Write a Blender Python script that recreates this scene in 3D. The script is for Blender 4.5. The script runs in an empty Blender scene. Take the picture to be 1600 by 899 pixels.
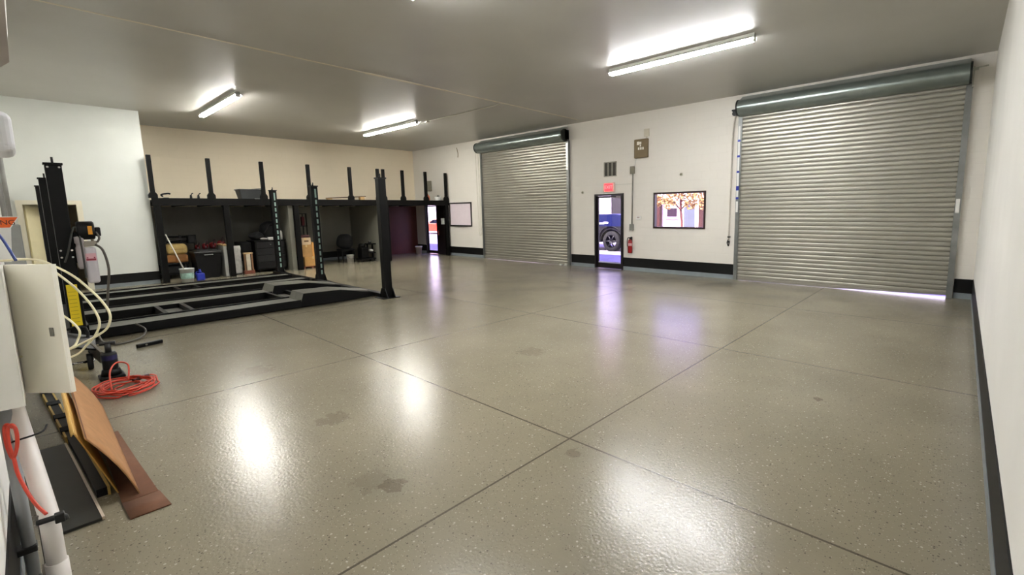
import bpy, bmesh, math, random
from mathutils import Vector, Matrix
random.seed(7)
PI = math.pi
C = bpy.context.scene.collection

# ------------------------------------------------------------------ dimensions
YA = 11.0      # back wall (with the shutters)
XR = 0.237     # right wall
YS = -0.19     # wall behind the electrical box
XL = -17.7     # far left wall
XC = -15.46    # partition with the doorway
YC = 2.14      # free edge of that partition
H = 4.25       # ceiling
WT = 0.2       # wall thickness
WB = 0.1       # back wall thickness

# ------------------------------------------------------------------ materials
def lin(c):
    r = []
    for v in c:
        v = v / 255.0
        r.append(v / 12.92 if v <= 0.04045 else ((v + 0.055) / 1.055) ** 2.4)
    return tuple(r)

MATS = {}
def M(name, col, rough=0.5, metal=0.0, var=0.12, vscale=6.0, bump=0.0, bscale=60.0, spec=0.5, emit=None, estr=0.0):
    if name in MATS:
        return MATS[name]
    m = bpy.data.materials.new(name); m.use_nodes = True
    nt = m.node_tree; b = nt.nodes['Principled BSDF']
    b.inputs['Roughness'].default_value = rough
    b.inputs['Metallic'].default_value = metal
    b.inputs['Specular IOR Level'].default_value = spec
    c = lin(col)
    tc = nt.nodes.new('ShaderNodeTexCoord')
    if var > 0:
        n = nt.nodes.new('ShaderNodeTexNoise'); n.inputs['Scale'].default_value = vscale
        n.inputs['Detail'].default_value = 5
        nt.links.new(tc.outputs['Object'], n.inputs['Vector'])
        rp = nt.nodes.new('ShaderNodeValToRGB')
        rp.color_ramp.elements[0].position = 0.3; rp.color_ramp.elements[1].position = 0.7
        lo = tuple(max(0, v * (1 - var)) for v in c) + (1,)
        hi = tuple(min(1, v * (1 + var)) for v in c) + (1,)
        rp.color_ramp.elements[0].color = lo; rp.color_ramp.elements[1].color = hi
        nt.links.new(n.outputs['Fac'], rp.inputs['Fac'])
        nt.links.new(rp.outputs['Color'], b.inputs['Base Color'])
    else:
        b.inputs['Base Color'].default_value = c + (1,)
    if bump > 0:
        n2 = nt.nodes.new('ShaderNodeTexNoise'); n2.inputs['Scale'].default_value = bscale
        n2.inputs['Detail'].default_value = 3
        nt.links.new(tc.outputs['Object'], n2.inputs['Vector'])
        bp = nt.nodes.new('ShaderNodeBump'); bp.inputs['Strength'].default_value = bump
        bp.inputs['Distance'].default_value = 0.01
        nt.links.new(n2.outputs['Fac'], bp.inputs['Height'])
        nt.links.new(bp.outputs['Normal'], b.inputs['Normal'])
    if emit:
        b.inputs['Emission Color'].default_value = lin(emit) + (1,)
        b.inputs['Emission Strength'].default_value = estr
    MATS[name] = m
    return m

def glass_mat(name='window_glass'):
    if name in MATS: return MATS[name]
    m = bpy.data.materials.new(name); m.use_nodes = True
    nt = m.node_tree; nt.nodes.clear()
    out = nt.nodes.new('ShaderNodeOutputMaterial')
    tr = nt.nodes.new('ShaderNodeBsdfTransparent'); tr.inputs['Color'].default_value = (0.93, 0.95, 0.95, 1)
    gl = nt.nodes.new('ShaderNodeBsdfGlossy'); gl.inputs['Roughness'].default_value = 0.02
    mx = nt.nodes.new('ShaderNodeMixShader')
    lw = nt.nodes.new('ShaderNodeLayerWeight')
    pw = nt.nodes.new('ShaderNodeMath'); pw.operation = 'POWER'; pw.inputs[1].default_value = 5.0
    ma = nt.nodes.new('ShaderNodeMath'); ma.operation = 'MULTIPLY_ADD'; ma.inputs[1].default_value = 0.9; ma.inputs[2].default_value = 0.04
    nt.links.new(lw.outputs['Facing'], pw.inputs[0]); nt.links.new(pw.outputs[0], ma.inputs[0])
    nt.links.new(ma.outputs[0], mx.inputs['Fac'])
    nt.links.new(tr.outputs['BSDF'], mx.inputs[1]); nt.links.new(gl.outputs['BSDF'], mx.inputs[2])
    nt.links.new(mx.outputs['Shader'], out.inputs['Surface'])
    MATS[name] = m
    return m

def floor_mat():
    m = bpy.data.materials.new('epoxy_floor'); m.use_nodes = True
    nt = m.node_tree; N = nt.nodes; L = nt.links
    b = N['Principled BSDF']
    tc = N.new('ShaderNodeNewGeometry')
    sep = N.new('ShaderNodeSeparateXYZ'); L.new(tc.outputs['Position'], sep.inputs[0])
    def math_(op, a, b_=None, c_=None):
        n = N.new('ShaderNodeMath'); n.operation = op
        for i, v in enumerate((a, b_, c_)):
            if v is None: continue
            if isinstance(v, (int, float)): n.inputs[i].default_value = v
            else: L.new(v, n.inputs[i])
        return n.outputs[0]
    def mix(fac, a, b_):
        n = N.new('ShaderNodeMix'); n.data_type = 'RGBA'
        if isinstance(fac, (int, float)): n.inputs[0].default_value = fac
        else: L.new(fac, n.inputs[0])
        for i, v in ((6, a), (7, b_)):
            if isinstance(v, tuple): n.inputs[i].default_value = v + (1,)
            else: L.new(v, n.inputs[i])
        return n.outputs[2]
    # base grey with soft mottling
    n1 = N.new('ShaderNodeTexNoise'); n1.inputs['Scale'].default_value = 0.9; n1.inputs['Detail'].default_value = 6
    L.new(tc.outputs['Position'], n1.inputs['Vector'])
    r1 = N.new('ShaderNodeValToRGB')
    r1.color_ramp.elements[0].position = 0.3; r1.color_ramp.elements[1].position = 0.7
    r1.color_ramp.elements[0].color = lin(FLOOR_A) + (1,); r1.color_ramp.elements[1].color = lin(FLOOR_B) + (1,)
    L.new(n1.outputs['Fac'], r1.inputs['Fac'])
    col = r1.outputs['Color']
    # colour flakes
    for scale, thr, rad, fc in ((46, 0.90, 0.28, lin((178, 173, 158))), (50, 0.87, 0.26, lin((70, 66, 56))), (90, 0.84, 0.3, lin((160, 154, 138))), (100, 0.82, 0.28, lin((80, 76, 66)))):
        v = N.new('ShaderNodeTexVoronoi'); v.inputs['Scale'].default_value = scale
        mp = N.new('ShaderNodeMapping'); mp.inputs['Location'].default_value = (scale * 1.7, scale * .3, 0.37)
        L.new(tc.outputs['Position'], mp.inputs['Vector']); L.new(mp.outputs[0], v.inputs['Vector'])
        sc = N.new('ShaderNodeSeparateColor'); L.new(v.outputs['Color'], sc.inputs[0])
        pick = math_('GREATER_THAN', sc.outputs[0], thr)
        near = math_('LESS_THAN', v.outputs['Distance'], rad)
        f = math_('MULTIPLY', math_('MULTIPLY', pick, near), 0.75)
        col = mix(f, col, fc)
    # saw-cut joints
    jf = None
    for ax, vals in ((0, (-2.1, -5.33, -8.55, -11.8)), (1, (2.49, 5.38, 8.3))):
        for v in vals:
            d = math_('ABSOLUTE', math_('SUBTRACT', sep.outputs[ax], v))
            t = math_('LESS_THAN', d, 0.0075)
            jf = t if jf is None else math_('MAXIMUM', jf, t)
    col = mix(math_('MULTIPLY', jf, 0.8), col, lin((62, 56, 46)))
    # old stains with a ragged outline
    nst = N.new('ShaderNodeTexNoise'); nst.inputs['Scale'].default_value = 14; nst.inputs['Detail'].default_value = 6
    L.new(tc.outputs['Position'], nst.inputs['Vector'])
    for x, y, r, k in ((-2.58, 1.32, .10, .5), (-2.72, 1.27, .16, .18), (-3.84, 1.5, .16, .3), (-5.72, 1.49, .22, .25), (-3.84, 3.85, .2, .22), (-.85, 4.43, .05, .5), (-1.95, 2.35, .07, .3)):
        dx = math_('SUBTRACT', sep.outputs[0], x); dy = math_('SUBTRACT', sep.outputs[1], y)
        d = math_('SQRT', math_('ADD', math_('MULTIPLY', dx, dx), math_('MULTIPLY', dy, dy)))
        e = math_('SUBTRACT', math_('ADD', math_('MULTIPLY', nst.outputs['Fac'], r * 2.0), 0.0), d)
        f = math_('MULTIPLY', math_('GREATER_THAN', e, r * 0.25), k)
        col = mix(f, col, lin((70, 62, 48)))
    L.new(col, b.inputs['Base Color'])
    b.inputs['Roughness'].default_value = FLOOR_R
    b.inputs['Specular IOR Level'].default_value = FLOOR_SPEC
    n2 = N.new('ShaderNodeTexNoise'); n2.inputs['Scale'].default_value = 55; n2.inputs['Detail'].default_value = 2
    L.new(tc.outputs['Position'], n2.inputs['Vector'])
    bp = N.new('ShaderNodeBump'); bp.inputs['Strength'].default_value = 0.3; bp.inputs['Distance'].default_value = 0.004
    L.new(n2.outputs['Fac'], bp.inputs['Height'])
    bp2 = N.new('ShaderNodeBump'); bp2.inputs['Strength'].default_value = 0.6; bp2.inputs['Distance'].default_value = 0.004; bp2.invert = True
    L.new(jf, bp2.inputs['Height']); L.new(bp.outputs['Normal'], bp2.inputs['Normal'])
    L.new(bp2.outputs['Normal'], b.inputs['Normal'])
    return m

def block_wall_mat(name, col, bw=0.4, bh=0.2, strength=0.35, axis='X'):
    """painted concrete block: courses show only as faint relief"""
    m = bpy.data.materials.new(name); m.use_nodes = True
    nt = m.node_tree; N = nt.nodes; L = nt.links; b = N['Principled BSDF']
    tc = N.new('ShaderNodeTexCoord'); sep = N.new('ShaderNodeSeparateXYZ'); L.new(tc.outputs['Object'], sep.inputs[0])
    cmb = N.new('ShaderNodeCombineXYZ')
    L.new(sep.outputs[0 if axis == 'X' else 1], cmb.inputs[0]); L.new(sep.outputs[2], cmb.inputs[1])
    br = N.new('ShaderNodeTexBrick'); br.inputs['Scale'].default_value = 1.0
    br.inputs['Brick Width'].default_value = bw; br.inputs['Row Height'].default_value = bh
    br.inputs['Mortar Size'].default_value = 0.006; br.inputs['Mortar Smooth'].default_value = 0.6
    L.new(cmb.outputs[0], br.inputs['Vector'])
    n = N.new('ShaderNodeTexNoise'); n.inputs['Scale'].default_value = 1.2; n.inputs['Detail'].default_value = 5
    L.new(tc.outputs['Object'], n.inputs['Vector'])
    rp = N.new('ShaderNodeValToRGB'); c = lin(col)
    rp.color_ramp.elements[0].color = tuple(v * .95 for v in c) + (1,); rp.color_ramp.elements[1].color = tuple(min(1, v * 1.04) for v in c) + (1,)
    L.new(n.outputs['Fac'], rp.inputs['Fac'])
    mx = N.new('ShaderNodeMix'); mx.data_type = 'RGBA'; mx.blend_type = 'MULTIPLY'
    ml = N.new('ShaderNodeMath'); ml.operation = 'MULTIPLY'; ml.inputs[1].default_value = 0.1
    L.new(br.outputs['Fac'], ml.inputs[0]); L.new(ml.outputs[0], mx.inputs[0])
    L.new(rp.outputs['Color'], mx.inputs[6]); mx.inputs[7].default_value = (0.72, 0.70, 0.66, 1)
    L.new(mx.outputs[2], b.inputs['Base Color'])
    b.inputs['Roughness'].default_value = 0.55; b.inputs['Specular IOR Level'].default_value = 0.35
    bp = N.new('ShaderNodeBump'); bp.invert = True; bp.inputs['Strength'].default_value = strength; bp.inputs['Distance'].default_value = 0.006
    L.new(br.outputs['Fac'], bp.inputs['Height']); L.new(bp.outputs['Normal'], b.inputs['Normal'])
    return m

def stripes_mat(name, a, c, axis, period, duty=0.5, rough=0.5, metal=0.0):
    m = bpy.data.materials.new(name); m.use_nodes = True
    nt = m.node_tree; N = nt.nodes; L = nt.links; b = N['Principled BSDF']
    tc = N.new('ShaderNodeTexCoord'); sep = N.new('ShaderNodeSeparateXYZ'); L.new(tc.outputs['Object'], sep.inputs[0])
    d = N.new('ShaderNodeMath'); d.operation = 'DIVIDE'; L.new(sep.outputs[axis], d.inputs[0]); d.inputs[1].default_value = period
    f = N.new('ShaderNodeMath'); f.operation = 'FRACT'; L.new(d.outputs[0], f.inputs[0])
    g = N.new('ShaderNodeMath'); g.operation = 'GREATER_THAN'; L.new(f.outputs[0], g.inputs[0]); g.inputs[1].default_value = duty
    mx = N.new('ShaderNodeMix'); mx.data_type = 'RGBA'; L.new(g.outputs[0], mx.inputs[0])
    mx.inputs[6].default_value = lin(a) + (1,); mx.inputs[7].default_value = lin(c) + (1,)
    L.new(mx.outputs[2], b.inputs['Base Color']); b.inputs['Roughness'].default_value = rough; b.inputs['Metallic'].default_value = metal
    return m

# look parameters
FLOOR_A, FLOOR_B = (124, 117, 99), (138, 130, 111)
FLOOR_R, FLOOR_SPEC = 0.225, 0.5
TUBE = 61.0
EXPOSURE = 1.5
SUN_E = 10.0
SKY_E = 1.9

white_wall = block_wall_mat('painted_block_wall', (222, 217, 208), axis='X')
white_wall_y = block_wall_mat('painted_block_wall_side', (240, 226, 200), axis='Y')
alcove_wall = M('alcove_wall_paint', (216, 219, 214), 0.5, var=0.03, vscale=1.5, bump=0.08, bscale=40)
smooth_wall = M('smooth_white_wall', (244, 242, 236), 0.5, var=0.03, vscale=1.5, bump=0.08, bscale=40)
ceil_m = M('grey_ceiling_paint', (184, 182, 175), 0.38, var=0.04, vscale=0.8, bump=0.05, bscale=25, spec=0.4)
black_paint = M('black_paint_band', (7, 7, 7), 0.5, var=0.15, spec=0.25)
grey_cove = M('grey_cove_paint', (126, 134, 138), 0.35, var=0.08)
black_metal = M('black_powder_coat', (4, 4, 4), 0.45, 0.0, var=0.2, vscale=9, bump=0.05, bscale=120, spec=0.2)
runway_m = M('worn_runway_steel', (98, 97, 90), 0.38, 0.2, var=0.2, vscale=7, bump=0.2, bscale=90)
dark_steel = M('dark_steel', (32, 32, 32), 0.4, 0.3, var=0.2)
mezz_m = M('mezzanine_black_wood', (8, 7, 6), 0.6, var=0.25, vscale=5, bump=0.15, spec=0.15)
shutter_m = M('galvanized_slats', (156, 153, 142), 0.32, 0.5, var=0.06, vscale=2.0, spec=0.5)
hood_m = M('galvanized_hood', (140, 150, 146), 0.28, 0.7, var=0.12, vscale=3)
guide_m = M('galvanized_guide', (128, 130, 128), 0.38, 0.7, var=0.15, vscale=5)
white_paint = M('white_enamel', (232, 231, 224), 0.35, var=0.04)
white_plastic = M('white_plastic', (226, 226, 222), 0.4, var=0.04)
grey_plastic = M('grey_plastic', (120, 118, 110), 0.5, var=0.1)
conduit_m = M('grey_conduit', (140, 138, 130), 0.4, 0.5, var=0.1)
frame_m = M('bronze_door_frame', (22, 16, 14), 0.35, 0.3, var=0.1)
glass = glass_mat()
card_m = M('brown_cardboard', (168, 122, 78), 0.75, var=0.1, vscale=14, bump=0.1, bscale=50)
card_dark = M('dark_cardboard', (104, 66, 42), 0.78, var=0.12, vscale=12, bump=0.1)
carton_m = M('carton_board', (190, 146, 84), 0.75, var=0.1, vscale=10)
red_plastic = M('red_plastic', (150, 20, 22), 0.4, var=0.15)
orange_cord = M('orange_cord', (190, 56, 32), 0.45, var=0.12, vscale=20)
yellow_label = M('yellow_label', (226, 198, 20), 0.5, var=0.05)
black_plastic = M('black_plastic', (8, 8, 8), 0.5, var=0.2, spec=0.3)
black_fabric = M('black_fabric', (5, 5, 6), 0.9, var=0.3, vscale=14, bump=0.4, bscale=25)
blue_plastic = M('blue_plastic', (24, 42, 150), 0.4, var=0.15)
rubber = M('black_rubber', (18, 18, 19), 0.8, var=0.2)
chrome = M('chrome', (200, 200, 200), 0.15, 1.0, var=0.03)
wood_m = M('pale_wood', (196, 160, 110), 0.6, var=0.15, vscale=8)

# ------------------------------------------------------------------ mesh helpers
class MB:
    def __init__(s): s.b = bmesh.new()
    def box(s, x0, x1, y0, y1, z0, z1, bevel=0.0, seg=2, rot=None, about=None):
        v = [s.b.verts.new((x, y, z)) for x in (x0, x1) for y in (y0, y1) for z in (z0, z1)]
        fs = []
        for q in ((0, 1, 3, 2), (4, 6, 7, 5), (0, 4, 5, 1), (2, 3, 7, 6), (0, 2, 6, 4), (1, 5, 7, 3)):
            fs.append(s.b.faces.new([v[i] for i in q]))
        es = list({e for f in fs for e in f.edges})
        vs = v
        if bevel > 0:
            r = bmesh.ops.bevel(s.b, geom=es + v, offset=bevel, segments=seg, affect='EDGES', profile=0.5)
            vs = list({w for f in r['faces'] for w in f.verts} | {w for w in v if w.is_valid})
        if rot is not None:
            c = Vector(about) if about else Vector(((x0 + x1) / 2, (y0 + y1) / 2, (z0 + z1) / 2))
            for w in vs:
                if w.is_valid: w.co = c + rot @ (w.co - c)
        return s
    def cyl(s, a, b, r, n=16, r2=None, caps=True):
        a = Vector(a); b = Vector(b); r2 = r if r2 is None else r2
        d = (b - a).normalized(); u = d.orthogonal().normalized(); w = d.cross(u)
        A = [s.b.verts.new(a + (u * math.cos(t) + w * math.sin(t)) * r) for t in [2 * PI * i / n for i in range(n)]]
        B = [s.b.verts.new(b + (u * math.cos(t) + w * math.sin(t)) * r2) for t in [2 * PI * i / n for i in range(n)]]
        for i in range(n):
            f = s.b.faces.new((A[i], A[(i + 1) % n], B[(i + 1) % n], B[i])); f.smooth = True
        if caps:
            s.b.faces.new(A[::-1]); s.b.faces.new(B)
        return s
    def lathe(s, c, axis, prof, n=24):
        """prof: list of (radius, height along axis)"""
        c = Vector(c); d = Vector(axis).normalized(); u = d.orthogonal().normalized(); w = d.cross(u)
        rings = []
        for r, h in prof:
            if r < 1e-6: rings.append([s.b.verts.new(c + d * h)])
            else: rings.append([s.b.verts.new(c + d * h + (u * math.cos(t) + w * math.sin(t)) * r) for t in [2 * PI * i / n for i in range(n)]])
        for p, q in zip(rings, rings[1:]):
            for i in range(n):
                j = (i + 1) % n
                if len(p) == 1 and len(q) == 1: continue
                if len(p) == 1: f = s.b.faces.new((p[0], q[j], q[i]))
                elif len(q) == 1: f = s.b.faces.new((p[i], p[j], q[0]))
                else: f = s.b.faces.new((p[i], p[j], q[j], q[i]))
                f.smooth = True
        return s
    def tube(s, pts, r, n=8, sub=6, closed=False):
        P = [Vector(p) for p in pts]
        if sub > 1 and len(P) > 2:
            Q = []
            for i in range(len(P) - 1):
                p0 = P[max(i - 1, 0)]; p1 = P[i]; p2 = P[i + 1]; p3 = P[min(i + 2, len(P) - 1)]
                for k in range(sub):
                    t = k / sub
                    Q.append(0.5 * ((2 * p1) + (p2 - p0) * t + (2 * p0 - 5 * p1 + 4 * p2 - p3) * t * t + (3 * p1 - p0 - 3 * p2 + p3) * t ** 3))
            Q.append(P[-1]); P = Q
        u = None; rings = []
        for i, p in enumerate(P):
            d = (P[min(i + 1, len(P) - 1)] - P[max(i - 1, 0)])
            if d.length < 1e-7: continue
            d.normalize()
            if u is None: u = d.orthogonal().normalized()
            else:
                u = (u - d * u.dot(d))
                u = u.normalized() if u.length > 1e-6 else d.orthogonal().normalized()
            w = d.cross(u)
            rings.append([s.b.verts.new(p + (u * math.cos(t) + w * math.sin(t)) * r) for t in [2 * PI * k / n for k in range(n)]])
        for a, b in zip(rings, rings[1:]):
            for i in range(n):
                f = s.b.faces.new((a[i], a[(i + 1) % n], b[(i + 1) % n], b[i])); f.smooth = True
        s.b.faces.new(rings[0][::-1]); s.b.faces.new(rings[-1])
        return s
    def prism(s, poly, axis, a, b, smooth=False):
        """poly: 2D outline; extruded along axis (0 x, 1 y, 2 z) from a to b"""
        def P(p, t):
            if axis == 0: return (t, p[0], p[1])
            if axis == 1: return (p[0], t, p[1])
            return (p[0], p[1], t)
        A = [s.b.verts.new(P(p, a)) for p in poly]; B = [s.b.verts.new(P(p, b)) for p in poly]
        n = len(poly)
        for i in range(n):
            f = s.b.faces.new((A[i], A[(i + 1) % n], B[(i + 1) % n], B[i])); f.smooth = smooth
        s.b.faces.new(A[::-1]); s.b.faces.new(B)
        return s
    def strip(s, poly, axis, a, b, smooth=True):
        """open profile swept into a sheet"""
        def P(p, t):
            if axis == 0: return (t, p[0], p[1])
            if axis == 1: return (p[0], t, p[1])
            return (p[0], p[1], t)
        A = [s.b.verts.new(P(p, a)) for p in poly]; B = [s.b.verts.new(P(p, b)) for p in poly]
        for i in range(len(poly) - 1):
            f = s.b.faces.new((A[i], A[i + 1], B[i + 1], B[i])); f.smooth = smooth
        return s
    def sheet(s, grid, th):
        """grid: rows of points -> a sheet of thickness th"""
        R = len(grid); K = len(grid[0])
        V = [[Vector(p) for p in row] for row in grid]
        n = [[None] * K for _ in range(R)]
        for i in range(R):
            for j in range(K):
                du = V[min(i + 1, R - 1)][j] - V[max(i - 1, 0)][j]; dv = V[i][min(j + 1, K - 1)] - V[i][max(j - 1, 0)]
                n[i][j] = du.cross(dv).normalized() * th / 2
        A = [[s.b.verts.new(V[i][j] + n[i][j]) for j in range(K)] for i in range(R)]
        B = [[s.b.verts.new(V[i][j] - n[i][j]) for j in range(K)] for i in range(R)]
        for i in range(R - 1):
            for j in range(K - 1):
                s.b.faces.new((A[i][j], A[i + 1][j], A[i + 1][j + 1], A[i][j + 1])).smooth = True
                s.b.faces.new((B[i][j], B[i][j + 1], B[i + 1][j + 1], B[i + 1][j])).smooth = True
        for j in range(K - 1):
            s.b.faces.new((A[0][j], A[0][j + 1], B[0][j + 1], B[0][j])); s.b.faces.new((A[R-1][j], B[R-1][j], B[R-1][j + 1], A[R-1][j + 1]))
        for i in range(R - 1):
            s.b.faces.new((A[i][0], B[i][0], B[i + 1][0], A[i + 1][0])); s.b.faces.new((A[i][K-1], A[i + 1][K-1], B[i + 1][K-1], B[i][K-1]))
        return s
    def blob(s, c, r, seed=0, amp=0.25, n=2, flat=0.0):
        rng = random.Random(seed)
        g = bmesh.ops.create_icosphere(s.b, subdivisions=n, radius=1.0)
        c = Vector(c)
        ph = [rng.uniform(0, 6) for _ in range(6)]
        for v in g['verts']:
            d = v.co.normalized()
            k = 1 + amp * (math.sin(3 * d.x + ph[0]) * math.sin(3.3 * d.y + ph[1]) + 0.6 * math.sin(5 * d.z + ph[2] + 2 * d.x))
            v.co = c + Vector((d.x * r[0], d.y * r[1], max(d.z, -1 + flat) * r[2])) * k
        for f in s.b.faces:
            if all(v in g['verts'] for v in f.verts): f.smooth = True
        return s

def finish(bm, name, mat, parent=None, smooth_angle=None):
    bmesh.ops.recalc_face_normals(bm, faces=bm.faces)
    me = bpy.data.meshes.new(name)
    o = bpy.data.objects.new(name, me)
    if parent is not None:
        r = parent
        off = Vector((0, 0, 0))
        while r is not None:
            off += r.location; r = r.parent
        bmesh.ops.translate(bm, verts=bm.verts, vec=-off)
        o.parent = parent
    else:
        xs = [v.co.x for v in bm.verts]; ys = [v.co.y for v in bm.verts]; zs = [v.co.z for v in bm.verts]
        base = Vector(((min(xs) + max(xs)) / 2, (min(ys) + max(ys)) / 2, min(zs)))
        bmesh.ops.translate(bm, verts=bm.verts, vec=-base)
        o.location = base
    bm.to_mesh(me); bm.free()
    me.materials.append(mat)
    C.objects.link(o)
    return o

def part(name, mb, mat, parent, label=None):
    o = finish(mb.b, name, mat, parent)
    if label: o['label'] = label
    return o
def tag(o, label, cat, group=None):
    o['label'] = label; o['category'] = cat
    if group: o['group'] = group
    return o
def single(name, mb, mat, label, cat, group=None):
    return tag(finish(mb.b, name, mat), label, cat, group)
def thing(name, loc, label, cat, group=None):
    o = bpy.data.objects.new(name, None); o.empty_display_size = 0.1
    o.location = loc; C.objects.link(o)
    return tag(o, label, cat, group)
def struct(name, mb, mat, parent=None):
    o = finish(mb.b, name, mat, parent)
    if parent is None: o['kind'] = 'structure'
    return o
def dup(root, loc, label, group=None):
    r = root.copy(); C.objects.link(r); r.location = loc; r['label'] = label
    if group: r['group'] = group
    def rec(src, dst):
        for ch in list(src.children):
            c = ch.copy(); C.objects.link(c); c.parent = dst
            rec(ch, c)
    rec(root, r)
    return r
def text_mb(body, size, mat4, depth=0.002):
    cu = bpy.data.curves.new('lettering', 'FONT'); cu.body = body; cu.size = size
    cu.align_x = 'CENTER'; cu.align_y = 'CENTER'; cu.extrude = depth
    ob = bpy.data.objects.new('lettering', cu); C.objects.link(ob)
    bpy.context.view_layer.update()
    me = bpy.data.meshes.new_from_object(ob.evaluated_get(bpy.context.evaluated_depsgraph_get()))
    m = MB(); m.b.from_mesh(me); m.b.transform(mat4)
    bpy.data.objects.remove(ob); bpy.data.meshes.remove(me)
    return m
def RX(a): return Matrix.Rotation(a, 3, 'X')
def RY(a): return Matrix.Rotation(a, 3, 'Y')
def RZ(a): return Matrix.Rotation(a, 3, 'Z')

# ------------------------------------------------------------------ the setting
def wall_with_holes(name, axis, pos, th, a0, a1, z0, z1, holes, mat):
    """axis 'Y': wall in plane y=pos .. pos+th along x; axis 'X': plane x=pos .. along y"""
    mb = MB()
    cuts = sorted({a0, a1} | {h[0] for h in holes} | {h[1] for h in holes})
    for p, q in zip(cuts, cuts[1:]):
        mid = (p + q) / 2
        hs = sorted([(h[2], h[3]) for h in holes if h[0] <= mid <= h[1]])
        z = z0
        spans = []
        for b0, b1 in hs:
            if b0 > z: spans.append((z, b0))
            z = b1
        if z < z1: spans.append((z, z1))
        for s0, s1 in spans:
            if axis == 'Y': mb.box(p, q, pos, pos + th, s0, s1)
            else: mb.box(pos, pos + th, p, q, s0, s1)
    bmesh.ops.remove_doubles(mb.b, verts=mb.b.verts, dist=1e-5)
    return struct(name, mb, mat)

D1 = (-8.19, -7.19)          # entry door in the back wall
D2 = (-16.98, -15.46)        # far entry door under the mezzanine
WN = (-6.25, -4.80, 1.19, 2.13)
S1 = (-13.17, -9.19); S2 = (-3.97, -0.11); SH = 3.78

struct('floor', MB().box(XL - WT, XR + WT, YS - WT, YA + WB, -0.2, 0.0), floor_mat())
struct('ceiling', MB().box(XL - WT, XR + WT, YS - WT, YA + WB, H, H + 0.45), ceil_m)
wall_with_holes('wall_back', 'Y', YA, WB, XL - WT, XR + WT, 0, H,
                [(D1[0], D1[1], 0, 2.15), (D2[0], D2[1], 0, 2.03), (WN[0], WN[1], WN[2], WN[3]), (S1[0], S1[1], 0, SH), (S2[0], S2[1], 0, SH)], white_wall)
struct('wall_right', MB().box(XR, XR + WT, YS - WT, YA, 0, H), smooth_wall)
struct('wall_front', MB().box(XL - WT, XR, YS - WT, YS, 0, H), smooth_wall)
struct('wall_left', MB().box(XL - WT, XL, YS, YA, 0, H), white_wall_y)
wall_with_holes('wall_alcove', 'X', XC - 0.12, 0.12, YS, YC, 0, H, [(0.02, 0.86, 0, 2.0)], alcove_wall)
struct('wall_alcove_side', MB().box(XL, XC - 0.12, YC - 0.12, YC, 0, H), alcove_wall)
storage_shade = M('storage_bay_shade', (128, 126, 114), 0.6, var=0.05, vscale=2)  # grey darkened to carry the bays' shade in the colour
struct('partition', MB().box(XL, -15.36, 5.24, 5.36, 0, 1.97), storage_shade)
struct('partition', MB().box(XL, -15.36, 8.16, 8.28, 0, 1.97), storage_shade)
struct('wall_storage_shade_back', MB().box(XL, XL + 0.02, YC, 5.24, 0, 1.97).box(XL, XL + 0.02, 5.36, 8.16, 0.0, 1.97), storage_shade)  # added panels over the cream wall, their colour darkened for shade
maroon = M('maroon_paint', (84, 34, 28), 0.5, var=0.12, vscale=3)
struct('wall_entry_panel', MB().box(XL, XL + 0.03, 8.28, YA, 0, 1.97), maroon)

# painted black band with grey cove below it
def band(name, segs, z0, z1, mat):
    mb = MB()
    for s in segs: mb.box(*s, z0, z1)
    struct(name, mb, mat)
bk = [(XL, D2[0], YA - 0.008, YA), (D2[1], S1[0] - 0.09, YA - 0.008, YA), (S1[1] + 0.09, D1[0], YA - 0.008, YA), (D1[1], S2[0] - 0.09, YA - 0.008, YA), (S2[1] + .085, XR, YA - 0.008, YA)]
band('baseboard_back', bk, 0.105, 0.36, black_paint)
band('trim_1', [(a, b, c - 0.004, d) for a, b, c, d in bk], 0.0, 0.105, grey_cove)
band('baseboard_right', [(XR - 0.008, XR, YS, YA - 0.012)], 0.10, 0.37, black_paint)
band('trim_2', [(XR - 0.012, XR, YS, YA - 0.012)], 0.0, 0.10, grey_cove)
al = [(XC, XC + 0.008, 0.95, YC)]
band('baseboard_alcove', al, 0.09, 0.31, black_paint)
band('trim_3', [(XC, XC + 0.012, 0.95, YC)], 0.0, 0.09, grey_cove)
band('baseboard_front', [(-15.4, XR - 0.012, YS, YS + 0.008)], 0.10, 0.36, black_paint)
band('trim_4', [(-15.4, XR - 0.012, YS, YS + 0.012)], 0.0, 0.10, grey_cove)
band('baseboard_left', [(XL + .02, XL + 0.028, 5.36, 8.16)], 0.09, 0.31, black_paint)
band('trim_5', [(XL + .02, XL + 0.032, 5.36, 8.16)], 0.0, 0.09, grey_cove)

# tape seam across the ceiling
seam = MB()
for y0, y1, w in ((YS, 2.2, .035), (2.2, 4.4, .045), (4.4, 6.2, .075), (6.2, 10.6, .04)):
    seam.box(-8.5 - w / 2, -8.5 + w / 2, y0, y1, H - 0.006, H)
struct('trim_6', seam, M('seam_tape', (216, 206, 184), 0.5, var=0.06))

# doorway in the alcove wall, its door standing open into the dark room
d3 = bpy.data.objects.new('door_3', None); d3.location = (XC, 0.44, 0); C.objects.link(d3); d3['kind'] = 'structure'
cs = MB()
cs.box(XC, XC + 0.018, -0.06, 0.03, 0, 2.08).box(XC, XC + 0.018, 0.85, 0.94, 0, 2.08).box(XC, XC + 0.018, 0.03, 0.85, 1.99, 2.08)
cs.box(XC - 0.12, XC, 0.02, 0.035, 0, 2.0).box(XC - 0.12, XC, 0.845, 0.86, 0, 2.0).box(XC - 0.12, XC, 0.035, 0.845, 1.985, 2.0)
part('door_frame', cs, M('cream_casing', (226, 220, 200), 0.4, var=0.04), d3)
lf = MB().box(XC - 0.12 - 0.8, XC - 0.12, 0.04, 0.08, 0.01, 1.98, bevel=0.003)
leaf = part('door_leaf', lf, M('cream_door', (226, 216, 176), 0.45, var=0.04), d3)
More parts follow.
